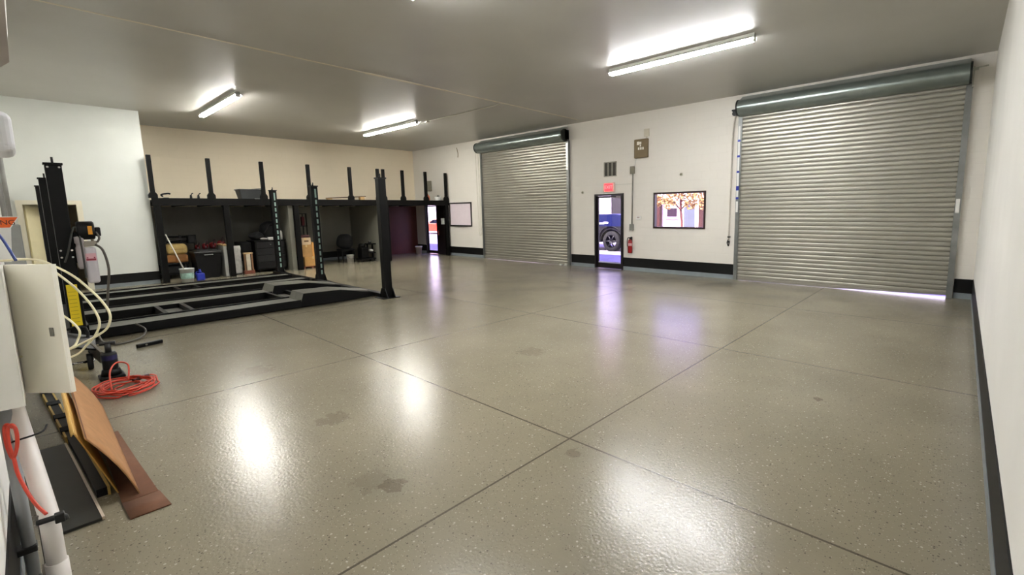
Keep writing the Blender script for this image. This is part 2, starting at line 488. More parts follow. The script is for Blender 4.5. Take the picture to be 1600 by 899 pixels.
leaf_rot = RZ(math.radians(-42))
for v in leaf.data.vertices:
    c = Vector((-0.12, 0.04 - 0.44, 0))
    v.co = c + leaf_rot @ (v.co - c)

# ------------------------------------------------------------------ glazed doors and window
def glazed_door(name, x0, x1, ztop, stile, sill, yin=YA + 0.02, handle_side=1):
    r = bpy.data.objects.new(name, None); r.location = ((x0 + x1) / 2, YA, 0); C.objects.link(r); r['kind'] = 'structure'
    f = MB(); y0, y1 = YA - 0.03, YA + WB
    f.box(x0, x0 + 0.05, y0, y1, 0, ztop).box(x1 - 0.05, x1, y0, y1, 0, ztop).box(x0 + .05, x1 - .05, y0, y1, ztop - 0.05, ztop)
    part('door_frame', f, frame_m, r)
    a, b = x0 + 0.055, x1 - 0.055; s = stile
    l = MB(); y2, y3 = YA + 0.02, YA + 0.065
    l.box(a, a + s, y2, y3, 0.01, ztop - 0.055, bevel=.004).box(b - s, b, y2, y3, 0.01, ztop - 0.055, bevel=.004)
    l.box(a + s, b - s, y2, y3, 0.01, sill, bevel=.004).box(a + s, b - s, y2, y3, ztop - 0.055 - s, ztop - 0.055, bevel=.004)
    part('door_leaf', l, frame_m, r)
    part('glass', MB().box(a + s, b - s, YA + 0.039, YA + 0.045, sill, ztop - 0.055 - s), glass, r)
    h = MB()
    hx = (b - s / 2) if handle_side > 0 else (a + s / 2)
    h.box(a + s * .6, b - s * .6, YA - 0.035, YA - 0.015, 0.98, 1.02, bevel=.005).box(a + s * .6, a + s * .6 + .03, YA - .02, YA + .02, .975, 1.025).box(b - s * .6 - .03, b - s * .6, YA - .02, YA + .02, .975, 1.025)
    return r, h
r, h = glazed_door('door_1', D1[0], D1[1], 2.15, 0.055, 0.16)
cl = MB().box(-7.42, -7.28, YA - 0.05, YA + 0.02, 2.02, 2.08, bevel=.006).tube([(-7.35, YA - .02, 2.05), (-7.6, YA - .07, 2.05)], .008, sub=1)
part('door_closer', cl, M('closer_grey', (150, 140, 145), .4, .4), r)
part('threshold_strip', MB().box(D1[0] + .115, D1[1] - .115, YA + 0.015, YA + 0.02, .16, .20), M('lilac_sweep', (170, 165, 190), .4), r)
h.b.free()
# far door: a single glazed leaf beside a black fixed panel
r2, h2 = glazed_door('door_2', D2[0], -16.13, 2.03, 0.045, 0.14)
h2.b.free()
part('side_panel', MB().box(-16.13, D2[1], YA - 0.03, YA + WB, 0, 2.03), frame_m, r2)
part('door_handle', MB().box(-16.08, -16.02, YA - 0.06, YA - 0.03, .78, .98, bevel=.01).cyl((-16.05, YA - .06, .9), (-16.05, YA - .10, .9), .012).box(-16.06, -15.95, YA - .11, YA - .09, .885, .915, bevel=.005), M('reddish_pull', (150, 60, 55), .4, .3), r2)
dec = MB()
rng = random.Random(3)
for k, z in enumerate((1.72, 1.66, 1.60, 1.54, 1.47)):
    x = -16.72
    for i in range(4 + k % 2):
        w = rng.uniform(.03, .07)
        dec.box(x, x + w, YA + 0.036, YA + 0.0385, z, z + (0.03 if k < 2 else .014)); x += w + .018
dec.box(-16.78, -16.42, YA + 0.036, YA + 0.0385, 1.31, 1.335)
part('door_decal', dec, M('grey_vinyl', (70, 60, 84), .6), r2)
sw = MB().box(-15.84, -15.62, YA - 0.042, YA - 0.03, 1.22, 1.46, bevel=.004)
for xx in (-15.79, -15.73, -15.67): sw.box(xx - .012, xx + .012, YA - .05, YA - .04, 1.31, 1.37, bevel=.003)
single('switch_plate', sw, white_plastic, 'white switch plate on the black panel beside the far glass door', 'switch')

wr = bpy.data.objects.new('window_1', None); wr.location = ((WN[0] + WN[1]) / 2, YA, WN[2]); C.objects.link(wr); wr['kind'] = 'structure'
wf = MB(); a, b, c, d = WN; t = 0.045
wf.box(a, a + t, YA - .02, YA + WB, c, d).box(b - t, b, YA - .02, YA + WB, c, d).box(a + t, b - t, YA - .02, YA + WB, c, c + t).box(a + t, b - t, YA - .02, YA + WB, d - t, d)
part('window_frame', wf, M('dark_brown_frame', (44, 26, 24), .4, var=.1), wr)
part('window_pane', MB().box(a + t, b - t, YA + .09, YA + .096, c + t, d - t), glass, wr)

# ------------------------------------------------------------------ rolling shutters
def shutter(x0, x1, label, lift):
    t = thing('rolling_shutter', ((x0 + x1) / 2, YA - 0.03, 0), label, 'shutter')
    y = YA - 0.045
    # curtain of curved interlocking slats
    n = 42; hgt = 3.74; p = hgt / n; prof = []
    for i in range(n):
        z = 0.05 + i * p
        prof += [(y + 0.006, z), (y - 0.0085, z + p * .09), (y - 0.0105, z + p * .26), (y - 0.0115, z + p * .5), (y - 0.0105, z + p * .72), (y - .0085, z + p * .88), (y + 0.006, z + p * .96)]
    prof.append((y + .008, 0.05 + hgt))
    part('slat_curtain', MB().strip(prof, 0, x0 + 0.02, x1 - 0.02), shutter_m, t)
    bb = MB()
    # bottom bar, following the low spot in the slab at one end
    zr = lift
    xm = x0 + (x1 - x0) * 0.52
    for q in ((x0 + .03, xm, 0.004, 0.004), (xm, x1 - 0.03, 0.004, zr)):
        v = [bb.b.verts.new(w) for w in ((q[0], y - .022, q[2]), (q[1], y - .022, q[3]), (q[1], y - .022, 0.062), (q[0], y - .022, 0.062), (q[0], y + .022, q[2]), (q[1], y + .022, q[3]), (q[1], y + .022, 0.062), (q[0], y + .022, 0.062))]
        for f in ((0, 1, 2, 3), (7, 6, 5, 4), (0, 4, 5, 1), (3, 2, 6, 7), (0, 3, 7, 4), (1, 5, 6, 2)): bb.b.faces.new([v[i] for i in f])
    part('bottom_bar', bb, shutter_m, t)
    # guides
    for s, x in ((-1, x0), (1, x1)):
        g = MB()
        g.box(x - 0.045, x + 0.045, y - 0.035, y - 0.027, 0, SH).box(x - .045, x + .045, y + 0.027, y + 0.04, 0, SH)
        g.box(x - .045 if s < 0 else x + .037, x - .037 if s < 0 else x + .045, y - .027, y + .027, 0, SH)
        for k in range(9):
            z = .2 + k * .42
            g.cyl((x, y - .035, z), (x, y - .043, z), .011, 8)
        part('guide_rail', g, guide_m, t)
    # hood over the coil
    prof = []
    cz, r = 3.925, 0.165; cy = YA - 0.2
    for k in range(15):
        a = math.radians(95 + k * (280 - 95) / 14.0)
        prof.append((cy + r * math.cos(a), cz + r * math.sin(a)))
    prof = [(YA - 0.012, 4.2)] + prof + [(cy + .1, cz - r - .01)]
    part('hood', MB().strip(prof, 0, x0 + .01, x1 - 0.01), hood_m, t)
    for x, xx in ((x0 - .02, x0 + .01), (x1 - .01, x1 + .02)):
        e = MB()
        pl = []
        for k in range(25):
            a = 2 * PI * k / 24
            if k < 24: pl.append((cy + (r + .012) * math.cos(a), cz + (r + .012) * math.sin(a)))
        e.prism(pl, 0, x, xx); e.box(x, xx, cy, YA - .01, cz - .12, cz + .16)
        part('end_bracket', e, M('dark_bracket', (40, 44, 42), .45, .5), t)
    part('coil_roll', MB().cyl((x0 + .03, cy, cz), (x1 - .03, cy, cz), .13, 20), shutter_m, t)
    return t
sh1 = shutter(-13.2, -9.16, 'grey rolling shutter with a pull chain, between the whiteboard and the glass entry door', 0.006)
sh2 = shutter(-4.0, -0.08, 'large grey rolling shutter beside the right wall, daylight leaking under its bottom edge', 0.05)
ch = MB()
ch.tube([(-13.42, YA - .12, 3.8), (-13.43, YA - .1, 2.4), (-13.42, YA - .08, 1.0), (-13.36, YA - .08, .86), (-13.3, YA - .08, 1.0), (-13.29, YA - .1, 2.4), (-13.29, YA - .12, 3.8)], .008, 6)
ch.cyl((-13.36, YA - .15, 3.86), (-13.36, YA - .1, 3.86), .09, 16)
ch.box(-13.42, -13.21, YA - .16, YA - .1, 3.84, 3.88)
part('pull_chain', ch, M('pale_chain', (205, 200, 186), .5, .2), sh1)
part('chain_hook', MB().box(-13.27, -13.22, YA - .05, YA - .005, 1.42, 1.52, bevel=.005), white_plastic, sh1)
part('floor_latch', MB().box(-9.3, -9.2, YA - .12, YA - .07, .0, .05, bevel=.006), M('latch_white', (190, 190, 186), .4), sh1)
part('floor_stop', MB().box(-9.5, -9.42, YA - .12, YA - .07, .0, .03), M('latch_white', (190, 190, 186)), sh1)
part('striker_plate', MB().box(-9.205, -9.13, YA - .088, YA - .082, 2.9, 3.7), M('silver_tape', (196, 200, 196), .3, .5), sh1)
tp = MB()
for z0, z1 in ((1.6, 1.85), (1.95, 3.55)): tp.box(-4.03, -3.985, YA - .096, YA - .089, z0, z1)
part('white_tape', tp, white_plastic, sh2)
for z in (1.9, 2.1, 2.5, 2.85, 3.2): part('blue_tape', MB().box(-4.04, -3.975, YA - .099, YA - .097, z, z + (.10 if z == 2.1 else .045)), blue_plastic, sh2)
part('guide_label', MB().box(-.11, -.055, YA - .088, YA - .084, 1.55, 1.8), white_plastic, sh2)
part('bracket_arm', MB().box(-.06, .02, YA - .22, YA - .2, 3.95, 3.99).box(-.05, -.03, YA - .2, YA - .02, 3.7, 4.02).tube([(-.03, YA - .2, 3.98), (.14, YA - .2, 4.0)], .012, sub=1), M('pale_bracket', (176, 176, 164), .4, .3), sh2)
rp = thing('pull_rope', (-4.2, YA - .05, .8), 'thin grey pull rope hanging left of the large shutter', 'rope')
part('rope_strand', MB().tube([(-4.12, YA - .06, 3.82), (-4.17, YA - .05, 3.4), (-4.19, YA - .03, 2.2), (-4.2, YA - .03, .95)], .017, 8), M('grey_rope', (186, 178, 166), .8), rp)
part('wall_cleat', MB().box(-4.22, -4.16, YA - .06, YA - .002, 1.0, 1.03, bevel=.004).tube([(-4.2, YA - .03, .97), (-4.23, YA - .035, .88), (-4.2, YA - .03, .80), (-4.18, YA - .03, .88)], .011, 6).box(-4.225, -4.175, YA - .05, YA - .002, .88, .92), dark_steel, rp)
part('pulley', MB().cyl((-4.14, YA - .1, 3.84), (-4.14, YA - .05, 3.84), .05, 14).box(-4.2, -4.08, YA - .1, YA - .002, 3.9, 3.93).prism([(-4.2, 3.9), (-4.08, 3.9), (-4.13, 3.78)], 1, YA - .05, YA - .01), dark_steel, rp)

# ------------------------------------------------------------------ ceiling lights
tube_m = M('lit_tube', (255, 255, 255), .4, var=0, emit=(253, 254, 255), estr=TUBE)
tube_dim = M('dim_lit_tube', (255, 255, 255), .4, var=0, emit=(255, 253, 246), estr=TUBE * .9)  # slightly dimmer, warmer tubes, set to balance brightness across the room
def strip_light(xc, y, length, label, tm=None):
    t = thing('strip_light', (xc, y, H - .12), label, 'ceiling light', 'strip lights on the ceiling')
    a, b = xc - length / 2, xc + length / 2
    part('housing', MB().prism([(y - .03, H - .05), (y + .03, H - .05), (y + .035, H - .045), (y + .035, H), (y - .035, H), (y - .035, H - .045)], 0, a, b), white_paint, t)
    for x, s in ((a, 1), (b, -1)):
        part('lamp_holder', MB().box(min(x, x + s * .03), max(x, x + s * .03), y - .045, y + .045, H - .115, H - .02, bevel=.006), white_plastic, t)
    part('halo_shield', MB().prism([(y - .035, H - .045), (y - .075, H - .081), (y - .078, H - .079), (y - .038, H - .04)], 0, a, b).prism([(y + .035, H - .045), (y + .075, H - .081), (y + .078, H - .079), (y + .038, H - .04)], 0, a, b), white_paint, t)  # added wings that shape the light, cutting the halo on the ceiling
    for yy in (y - .032, y + .032):
        part('tube', MB().cyl((a + .03, yy, H - .09), (b - .03, yy, H - .09), .025, 12), tm or tube_m, t)
    return t
strip_light(-3.82, 7.35, 2.6, 'lit strip light on the ceiling in front of the large shutter')
strip_light(-13.13, 3.22, 3.0, 'lit strip light on the ceiling above the car lift', tube_dim)
strip_light(-13.18, 7.45, 3.0, 'lit strip light on the ceiling in front of the smaller shutter', tube_dim)
strip_light(-3.75, 3.2, 2.6, 'strip light at the top edge of the photo, only its end in view')
single('ceiling_conduit', MB().cyl((-11.6, 7.75, H - .014), (-8.56, 7.75, H - .014), .012, 10).box(-11.68, -11.58, 7.7, 7.8, H - .04, H), M('painted_conduit', (190, 186, 172), .4, var=.04), 'thin painted conduit on the ceiling running from a strip light to the seam', 'conduit')

# ------------------------------------------------------------------ things on the back wall
wv = thing('wall_vent', (-7.645, YA, 2.64), 'dark slotted air vent in the wall above the exit sign', 'vent')
part('vent_frame', MB().box(-7.86, -7.43, YA - .012, YA, 2.63, 2.645).box(-7.86, -7.43, YA - .012, YA, 3.02, 3.04).box(-7.86, -7.845, YA - .012, YA, 2.645, 3.02).box(-7.445, -7.43, YA - .012, YA, 2.645, 3.02), M('vent_rim', (150, 146, 130), .5), wv)
vs = MB()
for k in range(3):
    x = -7.835 + k * .135
    vs.box(x, x + .105, YA - .006, YA, 2.65, 3.015)
part('vent_slots', vs, M('vent_dark', (62, 58, 50), .7), wv)
vr = MB()
for k in range(2):
    x = -7.73 + k * .135
    vr.box(x + .002, x + .028, YA - .014, YA, 2.645, 3.02, bevel=.003)
part('vent_bars', vr, M('vent_bar', (170, 168, 152), .45, .2), wv)

ex = thing('exit_sign', (-7.665, YA, 2.2), 'glowing red exit sign above the glass entry door', 'sign')
part('sign_housing', MB().box(-7.85, -7.48, YA - .06, YA, 2.2, 2.46, bevel=.02), M('sign_shell', (236, 196, 186), .4, var=.03), ex)
part('sign_face', MB().box(-7.81, -7.52, YA - .064, YA - .058, 2.225, 2.435, bevel=.004), M('sign_red', (230, 36, 44), .4, var=0, emit=(255, 40, 48), estr=1.2), ex)
TM = Matrix.Translation((-7.665, YA - .066, 2.33)) @ Matrix.Rotation(PI / 2, 4, 'X')
part('sign_letters', text_mb('EXIT', .13, TM), M('sign_letter', (255, 130, 130), .4, var=0, emit=(255, 96, 100), estr=1.0), ex)
single('surface_wireway', MB().box(-7.48, -6.93, YA - .012, YA, 2.385, 2.405), M('painted_wireway', (206, 202, 192), .5, var=.03), 'thin horizontal painted wireway from the exit sign to the vertical conduit', 'conduit')

bx = thing('speaker_box', (-6.62, YA, 3.06), 'flat tan square box with white marks high on the wall', 'wall box')
part('box_body', MB().box(-6.83, -6.41, YA - .07, YA, 3.06, 3.55, bevel=.02), M('tan_box', (116, 100, 72), .55, var=.06), bx)
mk = MB()
y0, y1 = YA - .0735, YA - .069
mk.box(-6.735, -6.665, y0, y1, 3.40, 3.485).box(-6.66, -6.60, y0, y1, 3.415, 3.475).box(-6.645, -6.61, y0, y1, 3.35, 3.405)
for k in range(3): mk.box(-6.70 + k * .065, -6.70 + k * .065 + .045, y0, y1, 3.27, 3.335)
part('white_marking', mk, M('marking_white', (232, 228, 214), .5, var=.03), bx)
lm = thing('lamp_bracket', (-6.5, YA, 3.58), 'small pale flat plate on the wall above the tan box', 'wall plate')
part('plate', MB().box(-6.56, -6.40, YA - .02, YA, 3.6, 3.8, bevel=.006), M('pale_plate', (202, 194, 176), .5, var=.03), lm)
part('stem', MB().box(-6.5, -6.46, YA - .015, YA, 3.56, 3.6), M('pale_plate', (202, 194, 176)), lm)

cd = thing('wall_conduit', (-6.9, YA, 1.13), 'vertical grey conduit between two small boxes above the fire extinguisher', 'conduit')
part('pipe', MB().cyl((-6.9, YA - .03, 1.28), (-6.88, YA - .03, 2.7), .018, 10), conduit_m, cd)
part('junction_box', MB().box(-6.955, -6.83, YA - .07, YA, 2.66, 2.86, bevel=.012), M('box_grey_brown', (122, 116, 100), .5), cd)
part('outlet_box', MB().box(-6.965, -6.85, YA - .07, YA, 1.12, 1.3, bevel=.012), M('box_grey', (134, 134, 128), .45, .3), cd)
part('upper_wire', MB().cyl((-6.84, YA - .012, 2.86), (-6.78, YA - .012, 3.06), .008, 6), white_plastic, cd)

fe = thing('fire_extinguisher', (-6.93, YA - .07, .5), 'red fire extinguisher hanging on the wall beside the glass entry door', 'extinguisher')
ec = (-6.93, YA - .075, .5)
part('cylinder', MB().lathe(ec, (0, 0, 1), [(0, 0), (.055, 0), (.062, .012), (.062, .30), (.05, .35), (.024, .375), (0, .378)]), M('extinguisher_red', (150, 8, 12), .3, var=.06), fe)
part('label_band', MB().lathe(ec, (0, 0, 1), [(.0635, .2), (.0635, .275)]), M('label_pale', (196, 150, 150), .5), fe)
part('valve', MB().cyl((ec[0], ec[1], .875), (ec[0], ec[1], .93), .02, 12).box(ec[0] - .01, ec[0] + .06, ec[1] - .012, ec[1] + .012, .93, .945, rot=RY(-.35)).box(ec[0] - .01, ec[0] + .055, ec[1] - .012, ec[1] + .012, .90, .912), dark_steel, fe)
part('hose', MB().tube([(ec[0], ec[1], .92), (ec[0] - .06, ec[1] - .01, .92), (ec[0] - .085, ec[1] - .01, .84), (ec[0] - .078, ec[1] - .01, .68)], .011, 8), rubber, fe)
part('hanger', MB().box(ec[0] - .03, ec[0] + .03, YA - .02, YA, .78, .94), dark_steel, fe)

th = thing('thermostat', (-6.7, YA, 1.42), 'small white thermostat on the wall left of the window', 'thermostat')
part('body', MB().box(-6.77, -6.63, YA - .03, YA, 1.42, 1.52, bevel=.012), white_plastic, th)
part('dial', MB().box(-6.74, -6.66, YA - .034, YA - .028, 1.46, 1.50), M('dial_grey', (176, 160, 156), .4), th)
for (x, z, lab) in ((-8.64, 2.22, 'small grey sensor on the wall left of the glass entry door'), (-5.47, 2.56, 'small pale sensor on the wall above the window')):
    k = thing('wall_sensor', (x, YA, z - .04), lab, 'sensor')
    part('rose', MB().cyl((x, YA, z), (x, YA - .012, z), .045, 16), M('knob_pale', (186, 182, 166), .45), k)
    part('tip', MB().lathe((x, YA - .012, z), (0, -1, 0), [(.02, 0), (.026, .02), (.018, .035), (0, .04)], 12), M('knob_tip', (140, 136, 116), .4, .3), k)

wb = thing('whiteboard', (-14.6, YA, 1.14), 'black-framed white board on the wall beside the smaller shutter', 'whiteboard')
part('surface', MB().box(-15.22, -13.96, YA - .016, YA, 1.2, 2.02), M('whiteboard_face', (230, 216, 222), .25, var=.03), wb)
wfm = MB(); a, b, c, d = -15.27, -13.91, 1.15, 2.06
wfm.box(a, b, YA - .028, YA, c, c + .05).box(a, b, YA - .028, YA, d - .05, d).box(a, a + .05, YA - .028, YA, c + .05, d - .05).box(b - .05, b, YA - .028, YA, c + .05, d - .05)
part('frame', wfm, M('board_frame', (30, 24, 26), .4), wb)
part('pen_tray', MB().box(-15.0, -14.2, YA - .07, YA - .028, 1.15, 1.165), M('board_frame', (30, 24, 26)), wb)
single('hanging_wire', MB().tube([(-14.66, YA - .01, 4.1), (-14.62, YA - .02, 4.0), (-14.58, YA - .015, 3.86), (-14.6, YA - .02, 3.74)], .012, 6), M('wire_tan', (150, 138, 112), .6), 'short loose wire high on the wall left of the smaller shutter', 'wire')
single('grey_wall_box', MB().box(-16.66, -16.42, YA - .09, YA, 2.56, 2.97, bevel=.01).box(-16.6, -16.48, YA - .1, YA - .085, 2.62, 2.9, bevel=.004), M('meter_grey', (132, 128, 112), .5), 'grey box on the wall above the far glass door', 'wall box')

# ------------------------------------------------------------------ storage mezzanine
mz = thing('storage_mezzanine', (-15.4, 6.55, 0), 'long black storage mezzanine with railing posts along the far wall', 'mezzanine')
XF = -15.3
part('deck', MB().box(XL, XF - .02, YC + .01, YA - .012, 2.05, 2.10), mezz_m, mz)
part('front_beam', MB().box(XF - .02, XF + .05, YC + .01, YA - .035, 1.96, 2.15, bevel=.004), mezz_m, mz)
jb = MB()
for y in [2.3 + .61 * k for k in range(14)]: jb.box(XL, XF - .02, y, y + .04, 1.97, 2.05)
part('joists', jb, mezz_m, mz)
for y in (2.24, 3.68, 5.44, 8.36, 10.86):
    part('post', MB().box(XF - .08, XF + .045, y - .065, y + .065, 0, 1.96, bevel=.004), mezz_m, mz)
rp0 = None
for k, y in enumerate((2.19, 3.38, 4.62, 5.87, 7.15, 8.11, 8.31, 9.04, 9.98, 10.87)):
    part('railing_post', MB().box(XF - .045, XF + .045, y - .045, y + .045, 2.15, 3.2, bevel=.004), mezz_m, mz)
    part('post_bracket', MB().prism([(y - .085, 2.15), (y + .085, 2.15), (y + .085, 2.23), (y + .05, 2.29), (y - .05, 2.29), (y - .085, 2.23)], 0, XF - .06, XF + .055), mezz_m, mz)

# things on the mezzanine, just showing over its edge
tt = thing('storage_tote', (-15.62, 4.36, 2.102), 'grey lidded storage tote on the mezzanine edge', 'tote')
tl = MB()
b_ = [tl.b.verts.new(v) for v in ((-15.78, 4.13, 2.1025), (-15.42, 4.13, 2.1025), (-15.42, 4.58, 2.1025), (-15.78, 4.58, 2.1025), (-15.82, 4.07, 2.40), (-15.38, 4.07, 2.40), (-15.38, 4.64, 2.40), (-15.82, 4.64, 2.40))]
for f in ((3, 2, 1, 0), (4, 5, 6, 7), (0, 1, 5, 4), (1, 2, 6, 5), (2, 3, 7, 6), (3, 0, 4, 7)): tl.b.faces.new([b_[i] for i in f])
part('tub', tl, M('tote_grey', (52, 54, 54), .5), tt)
part('lid', MB().box(-15.84, -15.36, 4.05, 4.67, 2.40, 2.425, bevel=.01).box(-15.8, -15.4, 4.3, 4.66, 2.425, 2.445, bevel=.006, rot=RX(.12)), M('tote_lid', (66, 68, 68), .5), tt)
part('label_patch', MB().box(-15.392, -15.382, 4.42, 4.58, 2.1, 2.16), white_plastic, tt)
tt.location.x -= .04
def small_tool(y, s, label, name='hand_tool', kind=0):
    t = thing(name, (-15.5, y, 2.102), label, 'tool')
    if kind == 0:
        part('tool_body', MB().box(-15.58, -15.42, y - .06 * s, y + .06 * s, 2.102, 2.17, bevel=.015), dark_steel, t)
        part('tool_handle', MB().tube([(-15.5, y - .05, 2.19), (-15.5, y - .08, 2.24), (-15.46, y + .0, 2.265), (-15.46, y + .07, 2.27), (-15.46, y + .09, 2.25)], .02, 7), rubber, t)
    elif kind == 1:
        part('tool_body', MB().cyl((-15.5, y, 2.102), (-15.5, y, 2.24), .035, 12, .02), rubber, t)
        part('tool_handle', MB().tube([(-15.5, y, 2.22), (-15.5, y + .02, 2.27), (-15.5, y + .05, 2.29)], .012, 6), dark_steel, t)
    else:
        part('tool_body', MB().box(-15.6, -15.4, y - .1, y + .1, 2.102, 2.15, bevel=.02), dark_steel, t)
    return t
small_tool(2.46, 1.0, 'small black hand tool on the mezzanine edge beside its first railing post')
small_tool(2.98, .6, 'slim black bent rod on the mezzanine, standing just past the low metal lump', kind=1)
small_tool(2.74, .6, 'low dark metal lump on the mezzanine between the black hand tools', kind=2)
small_tool(3.14, .6, 'short black bent rod on the mezzanine right against the second railing post', kind=1)
pp = thing('pipe_length', (-15.6, 7.1, 2.102), 'long thin brown rod lying across the mezzanine edge', 'rod')
part('rod', MB().cyl((-15.7, 6.5, 2.2), (-15.5, 7.75, 2.27), .016, 8), M('rod_brown', (84, 62, 40), .6), pp)
part('rest_block', MB().box(-15.72, -15.58, 6.52, 6.66, 2.102, 2.19), wood_m, pp)
part('rest_block', MB().box(-15.6, -15.46, 7.54, 7.68, 2.102, 2.245), wood_m, pp)
oc_ = thing('spray_bottle', (-15.6, 10.22, 2.102), 'orange bottle on the mezzanine above the far glass door', 'bottle')
part('bottle_body', MB().lathe((-15.6, 10.22, 2.102), (0, 0, 1), [(0, 0), (.09, 0), (.1, .03), (.1, .2), (.05, .27), (.04, .3), (0, .3)]), M('orange_plastic', (222, 120, 76), .45), oc_)
part('bottle_cap', MB().cyl((-15.6, 10.22, 2.34), (-15.6, 10.22, 2.39), .035, 12), M('cap_pale', (206, 190, 160), .5), oc_)
pl_ = thing('white_pot', (-15.6, 10.7, 2.102), 'white pot with dark plant at the mezzanine corner', 'plant pot')
part('pot', MB().lathe((-15.6, 10.7, 2.102), (0, 0, 1), [(0, 0), (.09, 0), (.13, .2), (.11, .2), (.09, .17), (0, .17)]), white_plastic, pl_)
fol = MB()
for k in range(40):
    a = rng.uniform(0, 2 * PI); e = rng.uniform(.3, 1.3); L_ = rng.uniform(.08, .17)
    c0 = Vector((-15.6, 10.7, 2.22)); d = Vector((math.cos(a) * math.cos(e), math.sin(a) * math.cos(e), math.sin(e)))
    s = d.cross(Vector((0, 0, 1))).normalized() * .025
    v = [fol.b.verts.new(c0), fol.b.verts.new(c0 + d * L_ * .5 + s), fol.b.verts.new(c0 + d * L_), fol.b.verts.new(c0 + d * L_ * .5 - s)]
    fol.b.faces.new(v)
part('foliage', fol, M('plant_green', (38, 56, 36), .6), pl_)

# ------------------------------------------------------------------ things under the mezzanine
# first bay
bk_ = thing('bucket', (-15.02, 2.62, 0), 'white plastic bucket holding a mop pole beside the mezzanine post', 'bucket')
bc = (-15.02, 2.62, 0)
part('pail', MB().lathe(bc, (0, 0, 1), [(0, 0), (.12, 0), (.15, .33), (.158, .335), (.158, .36), (.145, .36), (.115, .02), (0, .02)], 28), M('pail_white', (168, 172, 170), .45), bk_)
part('pail_label', MB().lathe(bc, (0, 0, 1), [(.1325, .10), (.1455, .25)], 28), M('pail_label', (150, 186, 176), .5, var=.3, vscale=12), bk_)
part('bail', MB().tube([(-15.02, 2.462, .33), (-14.93, 2.5, .24), (-14.89, 2.62, .2), (-14.93, 2.74, .24), (-15.02, 2.778, .33)], .005, 6), chrome, bk_)
mp = thing('mop', (-15.05, 2.65, .03), 'pale mop pole leaning from the white bucket', 'mop')
part('pole', MB().cyl((-15.03, 2.64, .1), (-15.26, 2.325, 1.24), .014, 10), M('mop_pole', (196, 190, 182), .4, .2), mp)
part('mop_head', MB().blob((-15.03, 2.64, .1), (.07, .07, .07), 3, .2), M('mop_grey', (130, 128, 120), .9), mp)
jg = thing('jug', (-15.1, 2.9, 0), 'dark blue plastic jug on the floor beside the white bucket', 'jug')
part('jug_body', MB().box(-15.17, -15.03, 2.81, 2.99, 0, .2, bevel=.03, seg=3).cyl((-15.1, 2.9, .19), (-15.1, 2.9, .27), .05, 14, .025), blue_plastic, jg)
part('jug_cap', MB().cyl((-15.1, 2.9, .27), (-15.1, 2.9, .30), .026, 12), blue_plastic, jg)
part('jug_handle', MB().tube([(-15.08, 2.84, .25), (-15.08, 2.805, .2), (-15.08, 2.82, .13)], .012, 7), blue_plastic, jg)
bn = thing('trash_bin', (-15.75, 3.2, 0), 'big black trash bin with closed lid under the mezzanine', 'bin')
tb_ = MB()
b_ = [tb_.b.verts.new(v) for v in ((-15.98, 2.98, 0.0), (-15.52, 2.98, 0), (-15.52, 3.42, 0), (-15.98, 3.42, 0), (-16.05, 2.9, .68), (-15.46, 2.9, .68), (-15.46, 3.5, .68), (-16.05, 3.5, .68))]
for f in ((3, 2, 1, 0), (4, 5, 6, 7), (0, 1, 5, 4), (1, 2, 6, 5), (2, 3, 7, 6), (3, 0, 4, 7)): tb_.b.faces.new([b_[i] for i in f])
part('bin_body', tb_, black_plastic, bn)
part('bin_lid', MB().box(-16.07, -15.43, 2.88, 3.52, .68, .74, bevel=.02).box(-16.0, -15.5, 2.95, 3.45, .74, .77, bevel=.02), M('bin_lid', (30, 31, 31), .4), bn)
part('bin_handle', MB().box(-15.45, -15.42, 3.1, 3.3, .63, .66, bevel=.008), M('bin_handle', (120, 122, 120), .4), bn)
hb = thing('shop_table', (-16.25, 2.62, 0), 'black work table holding yellow cushions behind the mop', 'table')
part('table_top', MB().box(-16.55, -15.95, 2.26, 2.86, .40, .44, bevel=.004), black_metal, hb)
for x in (-16.5, -16.0):
    for y in (2.3, 2.82): part('leg', MB().box(x - .02, x + .02, y - .02, y + .02, 0, .40), black_metal, hb)
part('lower_shelf', MB().box(-16.5, -16.0, 2.3, 2.82, .12, .15), black_metal, hb)
single('tool_bag', MB().box(-16.45, -15.97, 2.34, 2.8, .15, .37, bevel=.05, seg=3), black_fabric, 'black soft bag on the lower shelf of the work table', 'bag')
cu1 = thing('cushion', (-16.2, 2.62, .44), 'orange-brown cushion at the bottom of the pair on the work table', 'cushion')
part('pad', MB().box(-16.42, -15.98, 2.36, 2.86, .44, .66, bevel=.05, seg=3), M('amber_foam', (140, 92, 44), .8, var=.2), cu1)
part('strap', MB().box(-16.43, -15.97, 2.58, 2.61, .435, .667), M('amber_strap', (120, 70, 26), .8), cu1)
cu2 = thing('cushion', (-16.2, 2.66, .66), 'pale yellow rounded cushion on top of the orange-brown one', 'cushion')
part('pad', MB().box(-16.42, -15.98, 2.42, 2.88, .66, .95, bevel=.11, seg=4), M('yellow_foam', (196, 168, 104), .8, var=.12), cu2)
part('piping', MB().tube([(-15.985, 2.5, .80), (-15.98, 2.65, .81), (-15.985, 2.8, .80)], .008, 6), M('piping_tan', (150, 116, 60), .8), cu2)
bf = thing('tube_frame', (-16.55, 2.85, .0), 'black tubular frame standing behind the yellow cushions', 'frame')
part('rail', MB().cyl((-16.7, 2.5, 1.12), (-16.7, 3.2, 1.10), .03, 10).cyl((-16.7, 2.5, .98), (-16.7, 3.2, .97), .03, 10), dark_steel, bf)
for y in (2.52, 2.85, 3.18): part('upright', MB().box(-16.73, -16.67, y - .03, y + .03, 0, 1.16, bevel=.006), dark_steel, bf)
part('motor_block', MB().box(-16.72, -16.5, 2.98, 3.16, .92, 1.16, bevel=.03), dark_steel, bf)
